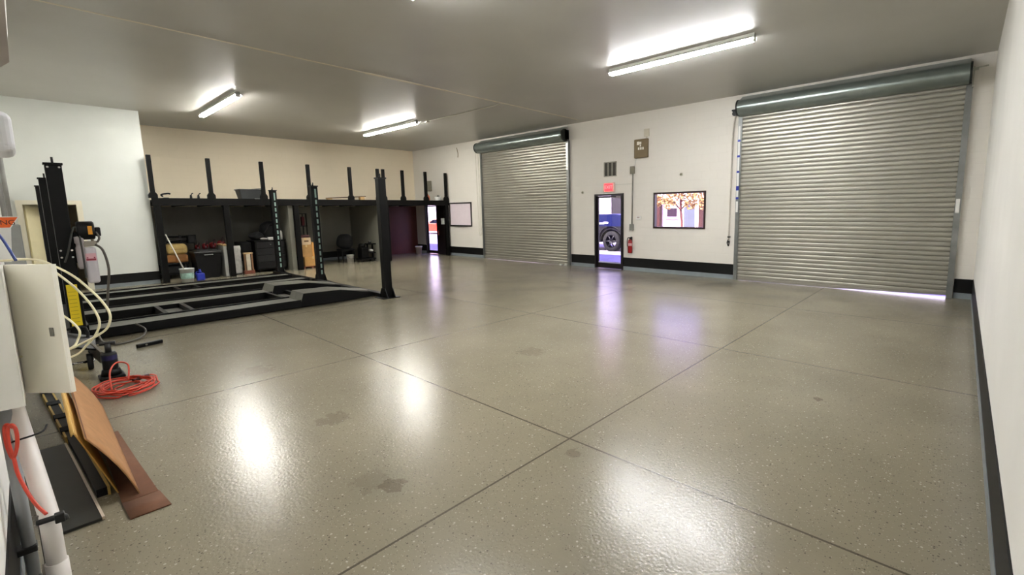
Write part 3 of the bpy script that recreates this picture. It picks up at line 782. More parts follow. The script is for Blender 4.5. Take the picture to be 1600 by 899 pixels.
part('chrome_bar', MB().cyl((-16.62, 2.6, 1.05), (-16.62, 2.98, 1.05), .025, 12), M('dull_grey_bar', (110, 106, 104), .4, .5), bf)
st = thing('steel_bench', (-16.35, 3.42, 0), 'black bench behind the trash bin carrying red tools', 'bench')
part('bench_top', MB().box(-16.6, -16.1, 3.0, 3.86, .70, .74, bevel=.004), black_metal, st)
for x in (-16.56, -16.14):
    for y in (3.04, 3.82): part('leg', MB().box(x - .02, x + .02, y - .02, y + .02, 0, .7), black_metal, st)
for k, (y, z0, s, lab) in enumerate(((3.14, .74, .8, 'small red tool at the near end of the row on the black bench'), (3.32, .74, 1.0, 'round red tool second along the black bench'), (3.5, .74, 1.1, 'taller red tool third along the black bench'), (3.7, .74, 1.35, 'largest red tool at the far end of the black bench'))):
    t = thing('power_tool', (-16.3, y, z0), lab, 'tool', 'red tools on the bench')
    part('motor', MB().blob((-16.3, y, z0 + .095 * s), (.09 * s, .075 * s, .085 * s), k + 10, .12), M('tool_red', (112, 18, 24), .45, var=.2), t)
    part('grip', MB().tube([(-16.22, y, z0 + .12 * s), (-16.2, y + .02, z0 + .2 * s), (-16.26, y + .05, z0 + .25 * s)], .02, 7), M('tool_dark', (40, 20, 24), .5), t)
    part('nose', MB().cyl((-16.22, y, z0 + .08 * s), (-16.13, y - .02, z0 + .06 * s), .02, 10), M('tool_nose', (130, 120, 124), .3, .6), t)
lc = thing('metal_locker', (-15.66, 3.6, 0), 'grey upright locker beside the mezzanine post, a wooden board on it', 'locker')
part('cabinet', MB().box(-15.95, -15.42, 3.535, 3.615, 0, .86, bevel=.006), M('locker_grey', (126, 126, 122), .5, var=.06), lc)
part('side_door', MB().box(-15.42, -15.40, 3.54, 3.61, .02, .85, bevel=.004), M('locker_door', (168, 168, 164), .5, var=.06), lc)
single('wooden_board', MB().box(-15.96, -15.38, 3.53, 3.615, .862, .905, bevel=.004), wood_m, 'short pale wooden board lying on the grey locker', 'board')
pt = thing('wrapped_panel', (-15.6, 3.86, 0), 'tall white crumpled panel standing behind the mezzanine post', 'panel')
part('panel', MB().sheet([[(-15.72 + .01 * math.sin(i * 2.1 + j), 3.80 + .07 * j + .006 * math.sin(i * 3), .0 + i * .0825) for j in range(4)] for i in range(11)], .06), M('wrap_white', (186, 184, 178), .35, var=.12, vscale=18), pt)
part('base_clip', MB().box(-15.76, -15.66, 3.82, 3.98, 0, .03), dark_steel, pt)
wf_ = thing('wooden_stand', (-15.62, 4.14, 0), 'open brown wooden stand with glass jar shape beside the white panel', 'stand')
for y in (4.04, 4.22): part('upright', MB().box(-15.66, -15.6, y - .02, y + .02, 0, .60), M('brown_wood', (116, 82, 52), .6, var=.2), wf_)
part('top_rail', MB().box(-15.67, -15.59, 4.01, 4.25, .58, .62, bevel=.005), M('pale_wood_b', (180, 150, 110), .6, var=.2), wf_)
part('base_rail', MB().box(-15.69, -15.57, 4.0, 4.26, 0, .10, bevel=.005), M('brown_red', (110, 58, 38), .6, var=.2), wf_)
part('glass_core', MB().box(-15.65, -15.61, 4.08, 4.18, .10, .58), M('pale_core', (190, 180, 160), .3, var=.15), wf_)

wf_.location.y += .03

ch_ = thing('tool_chest', (-15.95, 4.78, 0), 'big black tool chest heaped with black bags under the mezzanine', 'chest')
part('chest_body', MB().box(-16.3, -15.62, 4.36, 5.16, .08, .92, bevel=.012), black_metal, ch_)
for k in range(4): part('drawer', MB().box(-15.622, -15.606, 4.4, 5.12, .12 + k * .2, .30 + k * .2, bevel=.004), M('drawer_black', (20, 20, 21), .35, .2), ch_)
for x in (-16.22, -15.7):
    for y in (4.44, 5.08): part('caster', MB().cyl((x, y - .02, .04), (x, y + .02, .04), .04, 12), rubber, ch_)
part('top_lip', MB().box(-16.32, -15.6, 4.34, 5.18, .92, .945, bevel=.006), black_metal, ch_)
part('lock', MB().cyl((-15.606, 4.76, .82), (-15.596, 4.76, .82), .02, 12), chrome, ch_)
bg = thing('duffel_bag', (-16.05, 4.86, .945), 'bulky black bag heaped on the tool chest', 'bag')
part('bag_body', MB().blob((-16.02, 4.9, 1.2), (.24, .28, .3), 5, .1, 3, .15), black_fabric, bg)
part('bag_strap', MB().tube([(-15.85, 4.7, 1.15), (-15.78, 4.85, 1.42), (-15.86, 5.05, 1.2)], .018, 7), black_fabric, bg)
single('coat_heap', MB().blob((-16.0, 4.52, 1.06), (.2, .18, .14), 8, .12, 3, .1), black_fabric, 'low black cloth heap at the near end of the tool chest top', 'cloth')
single('white_cloth', MB().blob((-15.68, 4.62, .985), (.06, .1, .045), 9, .2, 2), M('pale_cloth', (120, 116, 112), .9), 'pale crumpled cloth at the tool chest edge', 'cloth')
sp = thing('small_white_box', (-15.7, 4.78, .945), 'small white box at the front of the tool chest top', 'box')
part('box_body', MB().box(-15.75, -15.64, 4.73, 4.86, .945, 1.0, bevel=.004), M('pale_box', (168, 168, 164), .5), sp)
part('box_lid', MB().box(-15.755, -15.635, 4.725, 4.865, 1.0, 1.03, bevel=.004), M('pale_lid', (204, 204, 200), .5), sp)
wbt = thing('white_bottle', (-15.75, 5.1, .945), 'tall white bottle on the tool chest beside the bay wall', 'bottle')
part('bottle_body', MB().lathe((-15.75, 5.1, .945), (0, 0, 1), [(0, 0), (.05, 0), (.055, .02), (.055, .22), (.03, .27), (0, .27)]), M('bottle_white', (190, 188, 182), .4), wbt)
part('bottle_cap', MB().cyl((-15.75, 5.1, 1.215), (-15.75, 5.1, 1.26), .025, 10), black_plastic, wbt)
sd = thing('side_cabinet', (-16.1, 4.22, 0), 'low black cabinet at the near side of the tool chest', 'cabinet')
part('cabinet_body', MB().box(-16.5, -15.85, 4.07, 4.33, .36, .9, bevel=.01), black_metal, sd)
for x in (-16.46, -15.89):
    for y in (4.1, 4.3): part('leg', MB().box(x - .02, x + .02, y - .02, y + .02, 0, .36), black_metal, sd)
part('cabinet_door', MB().box(-15.85, -15.835, 4.09, 4.31, .38, .88, bevel=.004), black_metal, sd)

# second bay: cartons
def carton(name, x0, x1, y0, y1, z0, z1, mat, label, hole=None):
    t = thing(name, ((x0 + x1) / 2, (y0 + y1) / 2, z0), label, 'box')
    part('carton_body', MB().box(x0, x1, y0, y1, z0, z1, bevel=.004), mat, t)
    part('tape', MB().box(x0 - .001, x1 + .001, (y0 + y1) / 2 - .025, (y0 + y1) / 2 + .025, z1 - .002, z1 + .0015).box(x1 - .001, x1 + .0015, (y0 + y1) / 2 - .025, (y0 + y1) / 2 + .025, z1 - .07, z1), M('packing_tape', (206, 176, 122), .3), t)
    if hole: part('hand_hole', MB().box(x1 - .001, x1 + .002, *hole), M('hand_hole', (96, 72, 46), .8), t)
    return t
pal = thing('wooden_pallet', (-15.8, 5.86, 0), 'low brown pallet under the stacked cartons', 'pallet')
for y in (5.62, 5.86, 6.10): part('runner', MB().box(-16.05, -15.5, y - .03, y + .03, 0, .05), M('pallet_brown', (110, 60, 40), .7, var=.2), pal)
part('boards', MB().box(-16.05, -15.5, 5.58, 6.14, .05, .065), M('pallet_brown', (110, 60, 40)), pal)
carton('cardboard_box', -16.05, -15.52, 5.64, 6.16, .067, .36, carton_m, 'large brown carton at the bottom of the stack on the pallet')
carton('cardboard_box', -16.0, -15.56, 5.57, 5.90, .363, .74, M('carton_dull', (176, 136, 82), .75, var=.1), 'dull brown carton in the middle of the stack, left of the brighter one', (5.70, 5.71, .64, .65))
carton('cardboard_box', -16.0, -15.56, 5.905, 6.2, .363, .80, M('carton_bright', (206, 150, 78), .75, var=.1), 'bright orange-brown carton on the pallet stack behind the lift column')
carton('cardboard_box', -16.0, -15.6, 5.57, 5.90, .743, .96, M('carton_pale', (196, 172, 140), .75, var=.1), 'pale carton with a dark hand hole topping the stack', (5.70, 5.83, .83, .88))
rt = thing('drill_case', (-15.8, 5.78, .962), 'dark red case lying on the topmost carton', 'case')
part('case_body', MB().box(-15.95, -15.64, 5.60, 5.89, .964, 1.045, bevel=.02), M('dark_red', (72, 16, 18), .5), rt)
part('case_handle', MB().tube([(-15.64, 5.72, 1.0), (-15.6, 5.74, 1.0), (-15.6, 5.84, 1.0), (-15.64, 5.86, 1.0)], .01, 6), black_plastic, rt)
wk = thing('wire_rack', (-16.6, 5.9, 0), 'black open wire rack standing behind the cartons', 'rack')
for y in (5.72, 6.12):
    for x in (-16.72, -16.42): part('upright', MB().cyl((x, y, 0), (x, y, 1.72), .018, 8), black_metal, wk)
for z in (.4, .9, 1.3, 1.7): part('shelf', MB().box(-16.74, -16.4, 5.7, 6.14, z, z + .025), black_metal, wk)
single('red_pouch', MB().box(-16.6, -16.45, 6.0, 6.08, 1.326, 1.62, bevel=.02), M('pouch_red', (96, 24, 28), .6), 'narrow red pouch standing on the black wire rack', 'pouch')
cv = thing('folding_chair', (-16.4, 7.35, 0), 'black chair draped in black cloth by the bay corner', 'chair')
part('cover', MB().blob((-16.42, 7.34, .72), (.22, .28, .27), 12, .08, 3), black_fabric, cv)
part('seat', MB().box(-16.62, -16.2, 7.1, 7.58, .40, .47, bevel=.015), black_metal, cv)
for x in (-16.58, -16.24):
    for y in (7.14, 7.54): part('leg', MB().box(x - .018, x + .018, y - .018, y + .018, 0, .40), black_metal, cv)
wp = thing('pail', (-16.02, 7.3, 0), 'grey-white pail on the floor in front of the draped chair', 'pail')
part('pail_body', MB().lathe((-16.02, 7.3, 0), (0, 0, 1), [(0, 0), (.1, 0), (.12, .27), (.128, .28), (.11, .28), (.09, .02), (0, .02)]), M('pail_grey', (170, 168, 160), .5), wp)
part('bail', MB().tube([(-16.02, 7.17, .26), (-15.92, 7.22, .16), (-15.9, 7.3, .14), (-15.92, 7.38, .16), (-16.02, 7.43, .26)], .005, 6), dark_steel, wp)
pb = thing('engine_stand', (-15.95, 7.85, 0), 'black wheeled rack of engine parts at the bay end wall', 'stand')
part('base_frame', MB().box(-16.15, -15.75, 7.56, 8.1, .08, .13, bevel=.004), black_metal, pb)
for x in (-16.1, -15.8):
    for y in (7.6, 8.06): part('caster', MB().cyl((x, y - .015, .04), (x, y + .015, .04), .04, 12), rubber, pb)
part('engine_block', MB().box(-16.12, -15.78, 7.6, 7.86, .13, .52, bevel=.04).blob((-15.95, 7.7, .56), (.13, .11, .1), 15, .15), black_metal, pb)
for y in (7.9, 8.08): part('upright', MB().box(-15.98, -15.92, y - .02, y + .02, .13, .62), black_metal, pb)
part('tray', MB().box(-16.1, -15.75, 7.88, 8.1, .30, .33).box(-16.1, -15.75, 7.88, 8.12, .60, .64), black_metal, pb)
single('rag', MB().blob((-15.88, 7.99, .385), (.1, .085, .055), 17, .15, 2), M('rag_pale', (176, 174, 170), .9), 'pale rag on the middle tray of the parts rack', 'rag')
single('oil_can', MB().lathe((-15.92, 7.98, .64), (0, 0, 1), [(0, 0), (.05, 0), (.05, .07), (.012, .1), (.008, .16), (0, .16)], 14), dark_steel, 'small dark oil can on top of the parts rack', 'can')
wbin = thing('waste_bin', (-16.75, 10.45, 0), 'small white waste bin on the floor beside the far glass door', 'bin')
part('bin_body', MB().lathe((-16.75, 10.45, 0), (0, 0, 1), [(0, 0), (.1, 0), (.13, .33), (.137, .335), (.12, .335), (.09, .02), (0, .02)], 20), M('bin_beige', (160, 146, 134), .5), wbin)
part('bin_liner', MB().lathe((-16.75, 10.45, 0), (0, 0, 1), [(.139, .30), (.141, .34), (.12, .342), (.1, .25)], 20), M('liner', (190, 184, 176), .5), wbin)

# ------------------------------------------------------------------ car lift
lf = thing('car_lift', (-11.8, 2.5, 0), 'black double-width drive-on car lift with six columns and four runways', 'car lift')
slot_m = M('slot_glow_teal', (132, 158, 148), .5, .1, var=.1)
cols = [(-8.85, .33, 1), (-12.15, .33, 0), (-15.1, .33, 0), (-8.70, 4.66, 0), (-12.12, 4.74, 2), (-14.82, 4.7, 2)]
for x, y, k in cols:
    c = MB()
    w, d = .07, .075
    c.box(x - w, x + w, y - d, y + d, 0.012, 2.36, bevel=.008)
    c.box(x - w - .012, x + w + .012, y - d - .012, y + d + .012, 2.36, 2.385, bevel=.003)
    co = part('column', c, black_metal, lf)
    part('base_plate', MB().box(x - .18, x + .18, y - .18, y + .18, 0, .014, bevel=.003).prism([(x - .17, .014), (x + .17, .014), (x + w, .2), (x - w, .2)], 1, y + d, y + d + .012).prism([(x - .17, .014), (x + .17, .014), (x + w, .2), (x - w, .2)], 1, y - d - .012, y - d), black_metal, co)
    part('cable_eye', MB().cyl((x, y, 2.385), (x, y, 2.46), .012, 8).cyl((x - .05, y, 2.385), (x - .05, y, 2.42), .01, 8), dark_steel, co)
    if k == 2:
        s = MB()
        xx = x + w
        for i in range(13):
            z = .2 + i * .158
            s.box(xx - .002, xx + .003, y - .005, y + .032, z, z + (.105 if i < 12 else .21), bevel=.0)
        part('latch_slots', s, slot_m, co)
    if k == 1:
        for by in (-.05, .05):
            for bz in (1.18, 1.27, 2.33): part('bolt', MB().cyl((x + w, y + by, bz), (x + w + .012, y + by, bz), .012, 8), chrome, co)
        part('warning_label', MB().box(x + w, x + w + .003, y - .055, y + .045, .27, .82), yellow_label, co)
        ln = MB()
        for i in range(9): ln.box(x + w + .002, x + w + .0042, y - .045, y + .025, .32 + i * .05, .327 + i * .05)
        part('label_lines', ln, M('label_ink', (170, 146, 20), .5), co)
for y, zt in ((.30, .16), (4.62, .085)):
    part('cross_beam', MB().box(-15.0, -12.2, y - .06, y + .06, .015, zt, bevel=.006).box(-12.05, -8.8, y - .06, y + .06, .015, zt, bevel=.006), black_metal, lf)
for x0, x1 in ((-9.58, -9.0), (-11.1, -10.5), (-12.5, -11.98), (-13.62, -13.1)):
    rw = part('runway', MB().box(x0 + .012, x1 - .012, .36, 4.42, .035, .125, bevel=.003), runway_m, lf)
    part('side_rail', MB().box(x1 - .012, x1 + .012, .36, 4.42, .02, .15, bevel=.003).box(x0 - .012, x0 + .012, .36, 4.42, .02, .15, bevel=.003), black_metal, rw)
    if x1 > -11:
        part('ramp', MB().prism([(3.14, .127), (3.2, .265), (3.85, .245), (4.5, .13), (4.5, .127)], 0, x0 + .02, x1 + .014), runway_m, rw)
        part('ramp_cheek', MB().prism([(3.13, .05), (3.19, .26), (3.85, .24), (4.5, .10), (4.54, .02), (3.13, .02)], 0, x1 + .014, x1 + .02), black_metal, rw)
    part('wheel_stop', MB().box(x0 + .02, x1 - .02, .4, .44, .126, .22, bevel=.004), black_metal, rw)
for (x0, x1, ys_) in ((-10.49, -9.6, (1.32, 3.02)), (-13.09, -12.52, (2.0,))):
    for y in ys_:
        t_ = part('jack_tray', MB().box(x0, x1, y, y + .06, .03, .15, bevel=.004).box(x0, x1, y + .34, y + .40, .03, .15, bevel=.004), black_metal, lf)
        part('tray_plate', MB().box(x0 + .02, x1 - .02, y + .06, y + .34, .06, .075), runway_m, t_)
# hydraulic power unit on the near column
pu = part('power_unit', MB().box(-8.80, -8.76, .40, .50, 1.1, 1.5, bevel=.006), black_metal, lf)
part('motor', MB().lathe((-8.78, .45, 1.52), (0, 1, 0), [(0, 0), (.11, 0), (.12, .012), (.12, .15), (.11, .162), (0, .162)]), black_plastic, pu)
part('motor_label', MB().box(-8.664, -8.657, .545, .585, 1.47, 1.58), M('motor_label', (206, 140, 30), .5), pu)
part('switch_box', MB().box(-8.84, -8.74, .615, .67, 1.44, 1.56, bevel=.012), black_plastic, pu)
part('valve_block', MB().box(-8.82, -8.73, .46, .62, 1.31, 1.38, bevel=.006).cyl((-8.77, .58, 1.38), (-8.77, .58, 1.44), .015, 8), M('valve_grey', (150, 144, 132), .4, .5), pu)
part('oil_tank', MB().box(-8.84, -8.70, .48, .60, .82, 1.30, bevel=.03, seg=3), M('tank_white', (190, 186, 190), .4, var=.05), pu)
part('tank_label', MB().box(-8.70, -8.698, .49, .59, 1.12, 1.22), M('tank_label', (206, 160, 166), .5), pu)
part('label_print', MB().box(-8.698, -8.6965, .495, .585, 1.125, 1.15).box(-8.698, -8.6965, .5, .515, 1.155, 1.17).box(-8.698, -8.6965, .565, .58, 1.155, 1.17), M('label_red', (130, 40, 56), .5), pu)
part('air_filter', MB().lathe((-8.74, .455, 1.02), (0, 0, 1), [(0, 0), (.035, 0), (.045, .03), (.045, .28), (.035, .3), (.035, .33), (.045, .34), (.045, .42), (0, .43)]), M('filter_grey', (168, 160, 160), .4, var=.06), pu)
part('hose', MB().tube([(-8.72, .6, 1.33), (-8.68, .66, 1.25), (-8.69, .69, 1.0), (-8.75, .66, .72), (-8.8, .62, .4)], .014, 8), M('hose_grey', (84, 80, 72), .5), pu)
part('hose', MB().tube([(-8.74, .62, 1.5), (-8.72, .645, 1.42), (-8.73, .62, 1.36)], .012, 8), M('hose_grey', (84, 80, 72)), pu)
part('power_cord', MB().tube([(-8.74, .30, 1.12), (-8.7, .34, 1.25), (-8.7, .40, 1.5), (-8.7, .43, 1.57), (-8.69, .46, 1.5), (-8.69, .47, 1.2), (-8.70, .47, .9)], .010, 8), M('cord_dark', (62, 62, 58), .5), pu)
part('hose', MB().tube([(-8.8, .5, .14), (-8.55, .52, .05), (-8.4, .62, .016), (-8.45, .8, .016), (-8.6, .93, .03), (-8.78, .98, .09), (-8.9, .9, .165)], .012, 8), M('hose_grey', (84, 80, 72)), lf)

# ------------------------------------------------------------------ on the floor by the lift
rng = random.Random(11)
pts = []
cx, cy = -6.12, .49
for k in range(17 * 9):
    a = k * 2 * PI / 17
    turn = k // 17
    r = .13 + .10 * abs(math.sin(turn * 1.7)) + rng.uniform(-.014, .014)
    pts.append((cx + (r * 1.25 + .03 * math.sin(turn * 2.3)) * math.cos(a), cy + r * .95 * math.sin(a) + .03 * math.cos(turn * 1.9), .012 + .0055 * turn + rng.uniform(0, .012)))
pts += [(-6.1, .66, .05), (-6.3, .74, .02), (-6.46, .72, .012), (-6.42, .6, .012), (-6.3, .58, .03)]
ec_ = thing('extension_cord', (cx, cy, 0), 'heap of orange extension cord coiled on the grey floor', 'cord')
part('coil', MB().tube(pts, .0075, 6, 3), orange_cord, ec_)
part('loose_loop', MB().tube([(-6.05, .38, .05), (-6.3, .40, .16), (-6.5, .47, .2), (-6.45, .55, .17), (-6.25, .52, .06)], .0075, 6), orange_cord, ec_)
part('plug', MB().cyl((-6.28, .60, .045), (-6.36, .68, .04), .018, 10).cyl((-6.24, .55, .05), (-6.28, .6, .045), .012, 8), M('plug_dark', (70, 20, 20), .5), ec_)
jk = thing('bottle_jack', (-6.72, .44, 0), 'black bottle jack with a T-top standing behind the orange cord', 'jack')
part('base', MB().box(-6.82, -6.62, .34, .54, 0, .035, bevel=.012).cyl((-6.72, .44, .03), (-6.72, .44, .1), .085, 16, .07), black_metal, jk)
part('cylinder_body', MB().lathe((-6.72, .44, .09), (0, 0, 1), [(.056, 0), (.062, .02), (.062, .17), (.05, .19), (0, .19)]), black_plastic, jk)
part('ram', MB().cyl((-6.72, .44, .27), (-6.72, .44, .37), .026, 12), dark_steel, jk)
part('top_bar', MB().cyl((-6.73, .38, .375), (-6.71, .50, .375), .018, 10), dark_steel, jk)
part('blue_badge', MB().lathe((-6.72, .44, .2), (0, 0, 1), [(.0628, 0), (.0628, .05)]), M('navy_badge', (30, 30, 74), .4), jk)
br = thing('pry_bar', (-8.02, .92, 0), 'short black bar lying on the floor in front of the lift', 'bar')
part('shaft', MB().box(-8.045, -7.995, .78, 1.06, 0, .05, bevel=.012, rot=RZ(.28)), black_metal, br)
part('hex_nut', MB().cyl((-7.99, .88, .025), (-7.975, .885, .025), .012, 6), chrome, br)
hd = thing('hand_dolly', (-7.35, .22, 0), 'black folded hand dolly on the floor under the near lift column', 'dolly')
part('toe_plate', MB().box(-7.62, -7.2, .14, .40, .30, .32, bevel=.004, rot=RX(-.35) @ RY(.2)), black_metal, hd)
part('side_plate', MB().box(-7.42, -7.12, .36, .385, .12, .26, bevel=.004, rot=RZ(.25) @ RY(.3)), M('dolly_tan', (96, 90, 78), .5, .2), hd)
for y in (.12, .30):
    part('wheel', MB().lathe((-7.3, y, .09), (0, 1, 0), [(.03, 0), (.085, 0), (.09, .01), (.09, .035), (.085, .045), (.03, .045)]), rubber, hd)
part('axle', MB().cyl((-7.3, .10, .09), (-7.3, .36, .09), .014, 8), chrome, hd)
part('frame_tube', MB().tube([(-7.3, .14, .09), (-7.5, .14, .28), (-7.62, .16, .42), (-7.62, .34, .42), (-7.5, .34, .28), (-7.3, .34, .09)], .016, 8, 2), black_metal, hd)

# ------------------------------------------------------------------ cardboard and boards along the front wall
fc = thing('flattened_box', (-4.1, .29, 0), 'flat brown cardboard sheet lying on the floor nearest the camera', 'cardboard')
part('panel', MB().sheet([[(-3.645, .2, .006), (-3.645, .365, .006)], [(-4.3, .2, .006), (-4.3, .335, .006)], [(-4.95, .2, .006), (-4.95, .31, .006)]], .006), card_dark, fc)
part('flap', MB().sheet([[(-3.635, .2, .008), (-3.635, .37, .008)], [(-3.41, .21, .005), (-3.41, .39, .005)]], .006), card_dark, fc)
ls = []
for i in range(13):
    x = -3.69 - i * .168
    row = []
    for j in range(7):
        t = j / 6
        row.append((x - .08 * t * (i / 12), .285 - .19 * t + .02 * math.sin(PI * t), .008 + .435 * t * (1 - .12 * (i / 12) ** 2)))
    ls.append(row)
lc_ = thing('leaning_cardboard', (-4.7, .2, 0), 'tall tan cardboard sheet leaning towards the wall above the flat brown one', 'cardboard')
part('sheet', MB().sheet(ls, .006), card_m, lc_)
part('edge_fold', MB().sheet([[(x, .10 - .0 * k, .445 - .02 * k) for x in (-3.7, -4.4, -5.2)] for k in range(2)], .005), card_dark, lc_)
ys_ = thing('yellow_cardboard', (-4.6, .12, 0), 'yellowish cardboard strip standing behind the tan leaning sheet', 'cardboard')
part('sheet', MB().sheet([[(-3.8 - .9 * k, .20 - .03 * k, .01), (-3.8 - .9 * k, .13 - .02 * k, .23), (-3.8 - .9 * k, .06, .445)] for k in range(3)], .006), M('yellow_board', (196, 152, 74), .7, var=.1), ys_)
part('edge_fold', MB().sheet([[(-3.82 - .9 * k, .06, .447), (-3.82 - .9 * k, .045, .43)] for k in range(3)], .005), M('yellow_edge', (206, 166, 90), .7), ys_)
def along(x):   # boards run along the wall, turned a little towards it
    return -.062 * (-3.53 - x)
def slab(mb, xa, xb, ya, yb, z0, z1):
    v = [mb.b.verts.new(w) for w in [(x, y + along(x), z) for z in (z0, z1) for (x, y) in ((xa, ya), (xb, ya), (xb, yb), (xa, yb))]]
    for f in ((3, 2, 1, 0), (4, 5, 6, 7), (0, 1, 5, 4), (1, 2, 6, 5), (2, 3, 7, 6), (3, 0, 4, 7)): mb.b.faces.new([v[i] for i in f])
    return mb
db = thing('floor_shade_sheet', (-4.2, .0, 0), 'dark sheet painting floor shade, with a white edge, along the wall', 'board')
part('face', slab(MB(), -4.95, -3.53, -.075, .108, .004, .018), M('floor_shade_dark', (30, 31, 28), .45, var=.3, vscale=5), db)  # dark sheet stands in for shaded floor; the white edge is real
part('white_edge', slab(MB(), -4.95, -3.53, .108, .12, 0.004, .022), M('edge_white', (190, 176, 158), .5, var=.1), db)
fp = thing('strapped_pack', (-5.2, .08, 0), 'long narrow black pack with tan edges and black straps on the floor', 'pack')
part('core', slab(MB(), -6.7, -3.85, .13, .178, 0.0, .05), black_plastic, fp)
part('tan_edge', slab(MB(), -6.7, -3.84, .178, .19, .0, .055), M('tan_edge', (182, 152, 84), .7, var=.1), fp)
part('tan_edge', slab(MB(), -6.7, -4.98, .118, .13, .0, .055), M('tan_edge', (182, 152, 84)), fp)
for x in (-5.12, -5.5, -5.95, -6.4): part('strap', slab(MB(), x - .11, x, .115, .193, .03, .062), black_fabric, fp)

# ------------------------------------------------------------------ electrical gear on the front wall
ep = thing('electrical_panel', (-3.13, YS, .88), 'white electrical box on the near wall with its door swung open', 'electrical box')
eb = MB(); x0, x1, y1 = -3.245, -3.02, -.083
eb.box(x0, x1, YS, YS + .01, .882, 1.484).box(x0, x0 + .004, YS + .01, y1, .882, 1.484).box(x1 - .004, x1, YS + .01, y1, .882, 1.484).box(x0 + .004, x1 - .004, YS + .01, y1, .882, .886).box(x0 + .004, x1 - .004, YS + .01, y1, 1.48, 1.484)
part('enclosure', eb, white_paint, ep)
part('cover', MB().box(x0 + .012, x1 + .0, y1, y1 + .004, .882, 1.484, bevel=.001), white_paint, ep)
hx, hy = -3.247, -.08
ang = math.atan2(.14, .17)
dr = MB(); w = .225
dr.box(hx, hx + w, hy - .004, hy + .004, .884, 1.484, bevel=.0015).box(hx + w - .004, hx + w, hy + .004, hy + .018, .884, 1.484).box(hx, hx + w - .004, hy + .004, hy + .016, .884, .888).box(hx, hx + w - .004, hy + .004, hy + .016, 1.48, 1.484)
for v in dr.b.verts: v.co = Vector((hx, hy, 0)) + RZ(ang) @ (v.co - Vector((hx, hy, 0)))
do = part('panel_door', dr, M('door_enamel', (240, 236, 222), .4, var=.03), ep)
lt = MB().box(hx + w - .052, hx + w - .034, hy - .008, hy - .004, 1.155, 1.195, bevel=.001)
for v in lt.b.verts: v.co = Vector((hx, hy, 0)) + RZ(ang) @ (v.co - Vector((hx, hy, 0)))
part('door_latch', lt, M('latch_grey', (130, 128, 120), .4, .4), do)
hg = MB()
for z in (.97, 1.18, 1.40): hg.cyl((hx - .002, hy, z - .03), (hx - .002, hy, z + .03), .006, 8)
part('hinge', hg, M('latch_grey', (130, 128, 120)), ep)

cab = M('cream_cable', (226, 218, 184), .4, var=.04)
single('cable_loop', MB().tube([(-3.4, -.1, 1.495), (-3.407, 0.02, 1.49), (-3.334, 0.078, 1.457), (-3.26, 0.133, 1.407), (-3.196, 0.177, 1.344), (-3.144, 0.211, 1.281), (-3.11, 0.228, 1.219), (-3.115, 0.213, 1.157), (-3.154, 0.172, 1.115), (-3.199, 0.128, 1.085), (-3.205, 0.078, 1.063), (-3.22, 0.0, 1.06), (-3.235, -.1, 1.06)], .0052, 8),
       cab, 'outermost cream cable loop hanging out of the open electrical box', 'cable')
single('cable_loop', MB().tube([(-3.46, -.1, 1.50), (-3.47, 0.029, 1.482), (-3.393, 0.085, 1.414), (-3.315, 0.139, 1.337), (-3.253, 0.178, 1.254), (-3.218, 0.195, 1.177), (-3.225, 0.177, 1.114), (-3.257, 0.14, 1.058), (-3.25, 0.097, 1.02), (-3.25, 0.0, 1.0), (-3.26, -.1, .99)], .0052, 8),
       cab, 'second cream cable loop just inside the outermost one', 'cable')
single('cable_loop', MB().tube([(-3.42, -.1, 1.26), (-3.391, 0.055, 1.234), (-3.366, 0.074, 1.215), (-3.322, 0.105, 1.176), (-3.289, 0.125, 1.131), (-3.291, 0.116, 1.09), (-3.26, 0.088, 1.058), (-3.26, 0.0, 1.04), (-3.27, -.1, 1.03)], .0048, 8),
       cab, 'smallest cream cable loop close to the box door, in front of the yellow label', 'cable')

wp_ = thing('conduit_pipe', (-2.82, -.065, 0), 'thick white conduit bending from the floor up to the electrical box', 'pipe')
part('riser', MB().tube([(-2.815, -.065, 0), (-2.815, -.065, .3), (-2.825, -.065, .40), (-2.875, -.068, .46), (-3.15, -.112, .80), (-3.17, -.118, .9)], .031, 18, 8), M('white_conduit', (222, 216, 210), .35, var=.05), wp_)
part('coupling', MB().cyl((-2.815, -.065, .0), (-2.815, -.065, .24), .036, 18), M('white_conduit', (222, 216, 210)), wp_)
part('pipe_clamp', MB().tube([(-2.80, -.10, .44), (-2.79, -.03, .44), (-2.785, -.02, .42)], .012, 8).box(-2.80, -2.77, -.05, -.02, .42, .46, bevel=.004), dark_steel, wp_)
part('strap_bar', MB().box(-2.86, -2.845, -.1, -.085, .12, .45, bevel=.002), M('strap_grey', (110, 106, 98), .4, .5), wp_)
part('cable_tie', MB().tube([(-3.05, -.145, .72), (-3.03, -.13, .735), (-3.035, -.05, .745), (-3.08, -.03, .76)], .004, 6), black_plastic, wp_)
single('orange_cable', MB().tube([(-2.986, -0.123, 0.811), (-3.007, -0.14, 0.823), (-3.012, -0.148, 0.801), (-3.004, -0.149, 0.753), (-2.99, -0.145, 0.709), (-2.974, -0.136, 0.682), (-2.967, -0.122, 0.725), (-2.968, -0.116, 0.768), (-2.977, -0.117, 0.806), (-2.991, -0.126, 0.822), (-3.001, -0.139, 0.801), (-2.992, -0.142, 0.739), (-2.971, -0.135, 0.677), (-2.954, -0.131, 0.617), (-2.905, -0.116, 0.558), (-2.85, -0.095, 0.503), (-2.80, -0.07, 0.466)], .0065, 8),
       orange_cord, 'orange cable looped and tied to the thick white conduit', 'cable')
gc = thing('grey_conduit', (-3.14, -.14, 0), 'grey conduit on the wall behind the thick white pipe', 'pipe')
part('pipe', MB().cyl((-3.14, -.145, 0), (-3.14, -.145, .88), .022, 14), M('grey_pvc', (150, 154, 156), .4, var=.06), gc)
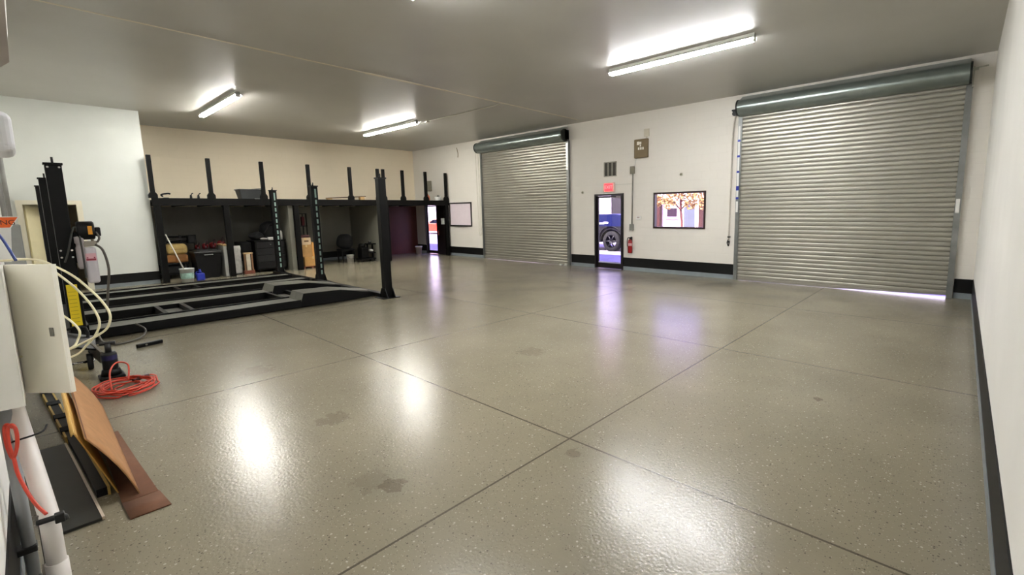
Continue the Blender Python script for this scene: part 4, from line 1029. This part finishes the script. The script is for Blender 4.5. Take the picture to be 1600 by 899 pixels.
part('clip', MB().box(-3.17, -3.11, YS, -.12, .17, .2, bevel=.004), dark_steel, gc)
sb = thing('strut_bracket', (-2.93, -.11, 0), 'low metal strut bracket between the two conduits at the floor', 'bracket')
part('strut', MB().box(-3.06, -2.86, -.115, -.09, .10, .125, bevel=.003), M('strut_steel', (96, 88, 76), .45, .5), sb)
part('post', MB().box(-3.03, -2.99, -.13, -.09, 0, .10, bevel=.003), M('strut_bright', (170, 172, 172), .3, .7), sb)

tb2 = thing('warning_box', (-3.47, YS, 1.486), 'white box with an orange warning label on top of the electrical box', 'box')
part('box_body', MB().prism([(YS, 1.486), (-.055, 1.486), (-.04, 1.645), (-.008, 1.70), (YS, 1.70)], 0, -3.52, -3.42), white_plastic, tb2)
part('orange_label', MB().prism([(YS + .005, 1.648), (-.042, 1.648), (-.013, 1.696), (YS + .005, 1.696)], 0, -3.42, -3.4188), M('label_orange', (226, 96, 24), .5, var=.04), tb2)
TM = Matrix(((0, 0, 1, -3.4185), (1, 0, 0, -.100), (0, 1, 0, 1.671), (0, 0, 0, 1)))
part('label_letters', text_mb('WARNING', .032, TM, .0006), M('label_black', (60, 22, 8), .5), tb2)
single('blue_cable', MB().tube([(-3.41, -.095, 1.65), (-3.38, -.068, 1.59), (-3.33, -.04, 1.495)], .0055, 8), M('blue_cable', (28, 52, 120), .4), 'short dark blue cable running down beside the orange-labelled box', 'cable')

wbx = thing('emergency_light', (-2.98, YS, 1.93), 'rounded white box on the wall high above the electrical box', 'wall box')
part('housing', MB().box(-3.12, -2.8, YS, .015, 1.945, 2.1, bevel=.03, seg=4), M('pale_grey_shell', (204, 204, 206), .4, var=.03), wbx)
part('sensor_lens', MB().box(-3.125, -3.10, -.03, -.005, 1.96, 1.99, bevel=.004), M('lens_brown', (70, 58, 48), .3), wbx)
for k, (x, y, lab) in enumerate(((-9.2, -.14, 'nearest of the three grey vertical conduits on the wall beside the alcove door'), (-9.6, -.10, 'middle one of the three grey vertical conduits by the alcove door'), (-10.2, -.13, 'farthest of the three grey vertical conduits by the alcove door'))):
    t = thing('wall_conduit', (x, y, 0), lab, 'conduit', 'vertical conduits')
    part('pipe', MB().cyl((x, y, .02), (x, y, H - .02), .024, 12), M('grey_pipe', (166, 166, 160), .4, .3), t)
    part('clip', MB().box(x - .04, x + .04, YS, y + .01, 1.5, 1.54).box(x - .04, x + .04, YS, y + .01, 3.0, 3.04), M('grey_pipe', (166, 166, 160)), t)
jb_ = thing('junction_box', (-8.6, YS, 1.2), 'grey metal box on the wall beyond the orange-labelled box', 'electrical box')
part('box_body', MB().box(-8.8, -8.35, YS, -.03, 1.1, 1.62, bevel=.008), M('jbox_grey', (150, 152, 148), .45, .3), jb_)
part('box_cover', MB().box(-8.79, -8.36, -.03, -.022, 1.11, 1.61, bevel=.002), M('jbox_grey', (150, 152, 148)), jb_)

ac = thing('air_conditioner', (-1.3, YS, 2.02), 'white wall air conditioner at the upper left edge of the photo', 'air conditioner')
pf = [(YS, 2.04), (YS, 2.34), (-.02, 2.34), (.02, 2.30), (.032, 2.2), (.026, 2.12), (.008, 2.05), (-.03, 2.03)]
part('casing', MB().prism(pf, 0, -1.75, -.95), white_plastic, ac)
part('air_outlet', MB().box(-1.74, -.97, -.02, .012, 2.035, 2.075, rot=RX(-.8)), M('louver_grey', (140, 130, 120), .4), ac)
part('end_cap', MB().prism([(a * .98, b) for a, b in pf], 0, -1.765, -1.75), M('cap_white', (214, 214, 212), .4), ac)

# ------------------------------------------------------------------ outside, seen through the glass
struct('ground_outside', MB().box(-62, 20, YA + WB, 60, -0.25, -0.03), M('asphalt', (134, 130, 138), .85, var=.15, vscale=3, bump=.2))
struct('wall_shadow_caster', MB().box(-60, XL - WT - .01, 4.0, YA + WB, 0, H + .45), M('stucco_outside', (206, 198, 190), .8, var=.06))  # unseen building extensions on both sides, added to shade the ground outside
struct('wall_shadow_caster', MB().box(XR + WT + .01, 14, 4.0, YA + WB, 0, H + .45), M('stucco_outside', (206, 198, 190)))
struct('path_apron', MB().box(-24, 6, YA + WB, YA + 1.6, -0.03, -0.012), M('apron_concrete', (150, 146, 150), .8, var=.08))
def arch_profile(x0, x1, zb, top, wheels, r):
    """side outline with wheel arches; top = list of (x, z) from the far end back to the front"""
    pts = [(x0, zb)]
    for wx in wheels:
        for k in range(13):
            a = PI - PI * k / 12
            pts.append((wx + r * math.cos(a), zb + r * math.sin(a) * 1.0))
    pts.append((x1, zb))
    return pts + top
def wheel(parent, x, y, z, r, w, s):
    wv_ = part('tire', MB().lathe((x, y, z), (0, 1, 0), [(r * .62, 0), (r * .95, 0), (r, w * .15), (r, w * .85), (r * .95, w), (r * .62, w)], 32), M('car_tire', (9, 8, 9), .85, var=.2), parent)
    yy = y - .005 if s < 0 else y + w + .005
    rim = MB()
    rim.lathe((x, y + w / 2, z), (0, 1, 0), [(r * .62, -w * .45), (r * .62, w * .45)], 32)
    for k in range(6):
        a = k * PI / 3
        p = Vector((x, y + (0.03 if s < 0 else w - .03), z)); d = Vector((math.cos(a), 0, math.sin(a)))
        rim.cyl(p, p + d * r * .62, r * .09, 8, r * .07)
    rim.cyl((x, y + .01, z), (x, y + w - .01, z), r * .16, 14)
    part('rim', rim, M('rim_alloy', (20, 19, 23), .5, .2), wv_)
X0 = len(C.objects)
tk = thing('pickup_truck', (-12.6, 16.9, -.03), 'dark blue truck parked outside the glass entry door', 'truck')
blue_car = M('truck_blue', (10, 20, 66), .35, 0, var=.08)
y0, y1 = 16.0, 17.8
WX = (-11.12, -8.0); zb = .55
part('cladding', MB().prism(arch_profile(-12.15, -6.9, .34, [(-6.9, 1.02), (-12.1, 1.02)], WX, .56), 1, y0, y1), M('truck_cladding', (13, 11, 15), .5, var=.1), tk)
part('body', MB().prism([(-12.1, 1.02), (-6.95, 1.02), (-6.95, 1.42), (-7.6, 1.45), (-9.1, 1.52), (-11.3, 1.52), (-11.95, 1.44), (-12.1, 1.25)], 1, y0 + .03, y1 - .03), blue_car, tk)
part('cab', MB().prism([(-9.25, 1.5), (-7.55, 1.44), (-7.60, 2.0), (-7.75, 2.08), (-8.50, 2.1), (-8.75, 2.02)], 1, y0 + .12, y1 - .12), blue_car, tk)
part('side_window', MB().prism([(-9.02, 1.56), (-8.42, 1.54), (-8.42, 2.0), (-8.66, 2.0)], 1, y0 + .10, y0 + .125).prism([(-8.34, 1.54), (-7.68, 1.52), (-7.72, 1.98), (-8.34, 2.0)], 1, y0 + .10, y0 + .125), M('car_glass', (20, 24, 34), .08, .2, var=0), tk)
part('door_seam', MB().box(-10.2, -10.18, y0 + .02, y0 + .04, 1.0, 1.5).box(-9.4, -9.38, y0 + .02, y0 + .04, 1.0, 1.44), black_plastic, tk)
part('headlight', MB().box(-12.12, -11.9, y0 + .02, y0 + .3, 1.16, 1.34, bevel=.03), M('lamp_white', (236, 230, 236), .2, var=0), tk)
part('fender_badge', MB().box(-10.75, -10.3, y0 + .022, y0 + .034, 1.10, 1.17, bevel=.004).box(-10.95, -10.7, y0 + .022, y0 + .034, 1.13, 1.2, bevel=.004), M('lamp_white', (236, 230, 236)), tk)
part('running_board', MB().box(-10.45, -8.6, y0 - .14, y0 + .04, .46, .54, bevel=.01), M('board_mauve', (120, 100, 108), .5, .2), tk)
part('bumper', MB().box(-12.3, -12.1, y0, y1, .55, .85, bevel=.04).box(-6.92, -6.75, y0, y1, .55, .8, bevel=.03), M('truck_cladding', (34, 30, 38)), tk)
part('fender_flare', MB().strip([(WX[0] + .6 * math.cos(PI * k / 12), .42 + .6 * math.sin(PI * k / 12)) for k in range(13)], 1, y0 - .06, y0 + .05).strip([(WX[1] + .6 * math.cos(PI * k / 12), .42 + .6 * math.sin(PI * k / 12)) for k in range(13)], 1, y0 - .06, y0 + .05), M('truck_cladding', (34, 30, 38)), tk)
for x in WX:
    wheel(tk, x, y0 - .02, .39, .43, .28, -1); wheel(tk, x, y1 - .26, .39, .43, .28, 1)

for ob in list(C.objects)[X0:]:
    if ob.type == 'MESH':          # nose towards the window side
        off = -12.6 if True else 0
        for v in ob.data.vertices: v.co.x = (-22.2 - (v.co.x + off)) - off
        ob.data.flip_normals()
rc = thing('red_car', (-32.2, 22.4, -.03), 'low orange-red car parked outside the far glass door', 'car')
red_car = M('car_red', (214, 70, 44), .25, .2, var=.06)
y0, y1 = 21.5, 23.2; WX = (-33.6, -30.9)
part('body', MB().prism(arch_profile(-34.5, -30.0, .2, [(-30.0, .6), (-30.4, .78), (-33.4, .80), (-34.4, .62)], WX, .36), 1, y0, y1), red_car, rc)
part('roof', MB().prism([(-33.4, .79), (-30.6, .77), (-31.2, 1.14), (-31.6, 1.2), (-32.4, 1.2)], 1, y0 + .15, y1 - .15), M('car_red_sheen', (240, 170, 140), .25, .2, var=.04), rc)  # roof tone lightened to put a sheen on the red car's top
part('side_window', MB().prism([(-33.0, .83), (-31.9, .82), (-31.9, 1.13), (-32.4, 1.13)], 1, y0 + .14, y0 + .152).prism([(-31.8, .82), (-30.95, .81), (-31.35, 1.1), (-31.8, 1.13)], 1, y0 + .14, y0 + .152), M('car_glass', (20, 24, 34)), rc)
for x in WX:
    wheel(rc, x, y0 - .01, .29, .32, .2, -1); wheel(rc, x, y1 - .19, .29, .32, .2, 1)

# neighbouring buildings
hs = thing('neighbour_house', (-11.5, 25, -.03), 'white house with a grey door and red-brown pillars, seen through the window', 'house')
part('wall', MB().box(-14.4, -8.0, 24.0, 29, -.03, 4.2), M('house_white', (240, 232, 236), .7, var=.05), hs)
part('roof', MB().prism([(23.5, 4.2), (29.5, 4.2), (29.5, 4.35), (26.5, 5.6), (23.5, 4.35)], 0, -14.8, -7.6), M('roof_mauve', (170, 140, 140), .8, var=.15), hs)
dw = part('window', MB().box(-12.75, -12.15, 23.96, 24.0, 1.28, 1.75), M('window_dark', (46, 28, 44), .3, var=0), hs)
part('window_sill', MB().box(-12.85, -12.05, 23.9, 24.0, 1.16, 1.22), M('sill_lilac', (200, 180, 206), .6), dw)
dg = part('door', MB().box(-11.7, -11.05, 23.95, 24.0, 0, 1.95), M('door_greyblue', (84, 90, 104), .5, var=.1), hs)
part('door_casing', MB().box(-11.8, -11.7, 23.93, 24.0, 0, 2.05).box(-11.05, -10.95, 23.93, 24.0, 0, 2.05), M('casing_white', (244, 236, 240), .5), dg)
for x in (-13.2, -10.62): part('brick_pillar', MB().box(x - .12, x + .12, 23.7, 24.0, -.03, 2.3), M('pillar_red', (62, 28, 26), .8, var=.25, vscale=8), hs)
part('lintel', MB().box(-13.6, -12.9, 23.68, 24.0, 2.3, 2.5), M('lintel_pink', (236, 214, 216), .7), hs)
single('flower_bed', MB().box(-14.4, -11.4, 22.6, 23.1, -.03, .74, bevel=.06), M('bed_yellow', (236, 196, 90), .8, var=.25, vscale=5, bump=.5, bscale=12), 'yellow flower bed in front of the white house', 'flower bed')
dk = thing('dark_building', (-17, 28, -.03), 'dark low building behind the truck outside', 'building')
part('wall', MB().box(-18.0, -15.2, 26, 31, -.03, 4.0), M('dark_mauve', (30, 24, 28), .8, var=.15), dk)
part('fascia', MB().box(-18.1, -15.15, 25.9, 31, 4.0, 4.3), M('fascia_mauve', (110, 90, 96), .7), dk)
wh = thing('pale_warehouse', (-42, 32, -.03), 'pale warehouse across the lot, seen through the far glass door', 'building')
part('wall', MB().box(-58, -19.5, 30, 36, -.03, 6.0), M('warehouse_pale', (244, 232, 240), .7, var=.04), wh)
part('roof_edge', MB().box(-58.1, -19.4, 29.9, 36, 6.0, 6.3), M('fascia_mauve', (110, 90, 96)), wh)
tr = thing('leafy_tree', (-10.0, 20.2, -.03), 'orange-leaved tree outside the window', 'tree')
part('trunk', MB().tube([(-10.0, 20.2, -.05), (-9.97, 20.2, 1.0), (-10.02, 20.15, 1.9), (-9.9, 20.2, 3.0)], .06, 10).tube([(-10.0, 20.2, 1.6), (-10.6, 20.1, 2.3), (-11.0, 20.2, 2.7)], .035, 8).tube([(-10.0, 20.2, 1.7), (-9.3, 20.3, 2.4), (-9.0, 20.2, 2.9)], .035, 8), M('bark', (110, 66, 60), .85, var=.25), tr)
lv = MB(); rng = random.Random(5)
clusters = [(-10.9, 20.2, 2.45, .6), (-10.3, 20.0, 2.3, .55), (-9.7, 20.3, 2.35, .6), (-9.1, 20.1, 2.5, .6), (-8.7, 20.3, 2.3, .5), (-10.0, 20.2, 3.0, .8), (-9.2, 20.2, 3.1, .7), (-10.8, 20.2, 3.1, .6), (-11.2, 20.1, 2.1, .32), (-10.6, 20.1, 1.95, .28), (-9.5, 20.1, 1.95, .3), (-8.8, 20.1, 1.9, .3)]
for cx, cy, cz, r in clusters:
    for k in range(int(420 * r)):
        while True:
            d = Vector((rng.uniform(-1, 1), rng.uniform(-1, 1), rng.uniform(-1, 1)))
            if d.length < 1: break
        p = Vector((cx, cy, cz)) + d * r
        u = Vector((rng.uniform(-1, 1), rng.uniform(-1, 1), rng.uniform(-1, 1))).normalized(); w = u.orthogonal().normalized()
        s = rng.uniform(.04, .09)
        v = [lv.b.verts.new(p - u * s), lv.b.verts.new(p + w * s * .55), lv.b.verts.new(p + u * s), lv.b.verts.new(p - w * s * .55)]
        lv.b.faces.new(v)
part('foliage', lv, M('leaf_orange', (176, 142, 84), .6, var=.3, vscale=3), tr)

# ------------------------------------------------------------------ light
sun = bpy.data.lights.new('sun', 'SUN'); sun.energy = SUN_E; sun.angle = math.radians(.6); sun.color = (1.0, .86, .84)
so = bpy.data.objects.new('sun', sun); C.objects.link(so)
so.rotation_euler = Vector((.25, 1.0, -1.28)).to_track_quat('-Z', 'Y').to_euler()
w = bpy.data.worlds.new('sky'); bpy.context.scene.world = w; w.use_nodes = True
nt = w.node_tree; nt.nodes.clear()
out = nt.nodes.new('ShaderNodeOutputWorld'); bgd = nt.nodes.new('ShaderNodeBackground')
tcw = nt.nodes.new('ShaderNodeTexCoord'); sepw = nt.nodes.new('ShaderNodeSeparateXYZ'); rpw = nt.nodes.new('ShaderNodeValToRGB')
nt.links.new(tcw.outputs['Generated'], sepw.inputs[0]); nt.links.new(sepw.outputs[2], rpw.inputs['Fac'])
rpw.color_ramp.elements[0].position = 0.0; rpw.color_ramp.elements[0].color = (1.0, .86, .95, 1)
rpw.color_ramp.elements[1].position = 0.35; rpw.color_ramp.elements[1].color = (.33, .27, .95, 1)
nt.links.new(rpw.outputs['Color'], bgd.inputs['Color']); bgd.inputs['Strength'].default_value = SKY_E
nt.links.new(bgd.outputs['Background'], out.inputs['Surface'])

# ------------------------------------------------------------------ camera
cam = bpy.data.cameras.new('camera'); co = bpy.data.objects.new('camera', cam); C.objects.link(co)
f_px, px_, py_ = 721.5363, 877.9056, 427.0939
yaw, pit, rol = 0.7128, 0.1343, -0.0142
fw = Vector((-math.sin(yaw) * math.cos(pit), math.cos(yaw) * math.cos(pit), -math.sin(pit)))
rr = Vector((math.cos(yaw), math.sin(yaw), 0)); uu = rr.cross(fw)
r_ = rr * math.cos(rol) + uu * math.sin(rol); u_ = uu * math.cos(rol) - rr * math.sin(rol)
R3 = Matrix((r_, u_, -fw)).transposed()
co.matrix_world = Matrix.Translation((0, 0, 1.6897)) @ R3.to_4x4()
cam.sensor_fit = 'HORIZONTAL'; cam.sensor_width = 36.0
cam.lens = f_px / 1600 * 36.0
cam.shift_x = -(px_ - 800) / 1600; cam.shift_y = -(449.5 - py_) / 1600
cam.clip_start = 0.02; cam.clip_end = 200
sc = bpy.context.scene
sc.camera = co
sc.view_settings.view_transform = 'Standard'; sc.view_settings.look = 'None'
sc.view_settings.gamma = 1.0; sc.view_settings.use_curve_mapping = False
sc.view_settings.exposure = EXPOSURE
sc.cycles.use_denoising = True
sc.cycles.max_bounces = 8; sc.cycles.diffuse_bounces = 5; sc.cycles.glossy_bounces = 4
sc.cycles.transparent_max_bounces = 8
sc.cycles.sample_clamp_indirect = 8.0
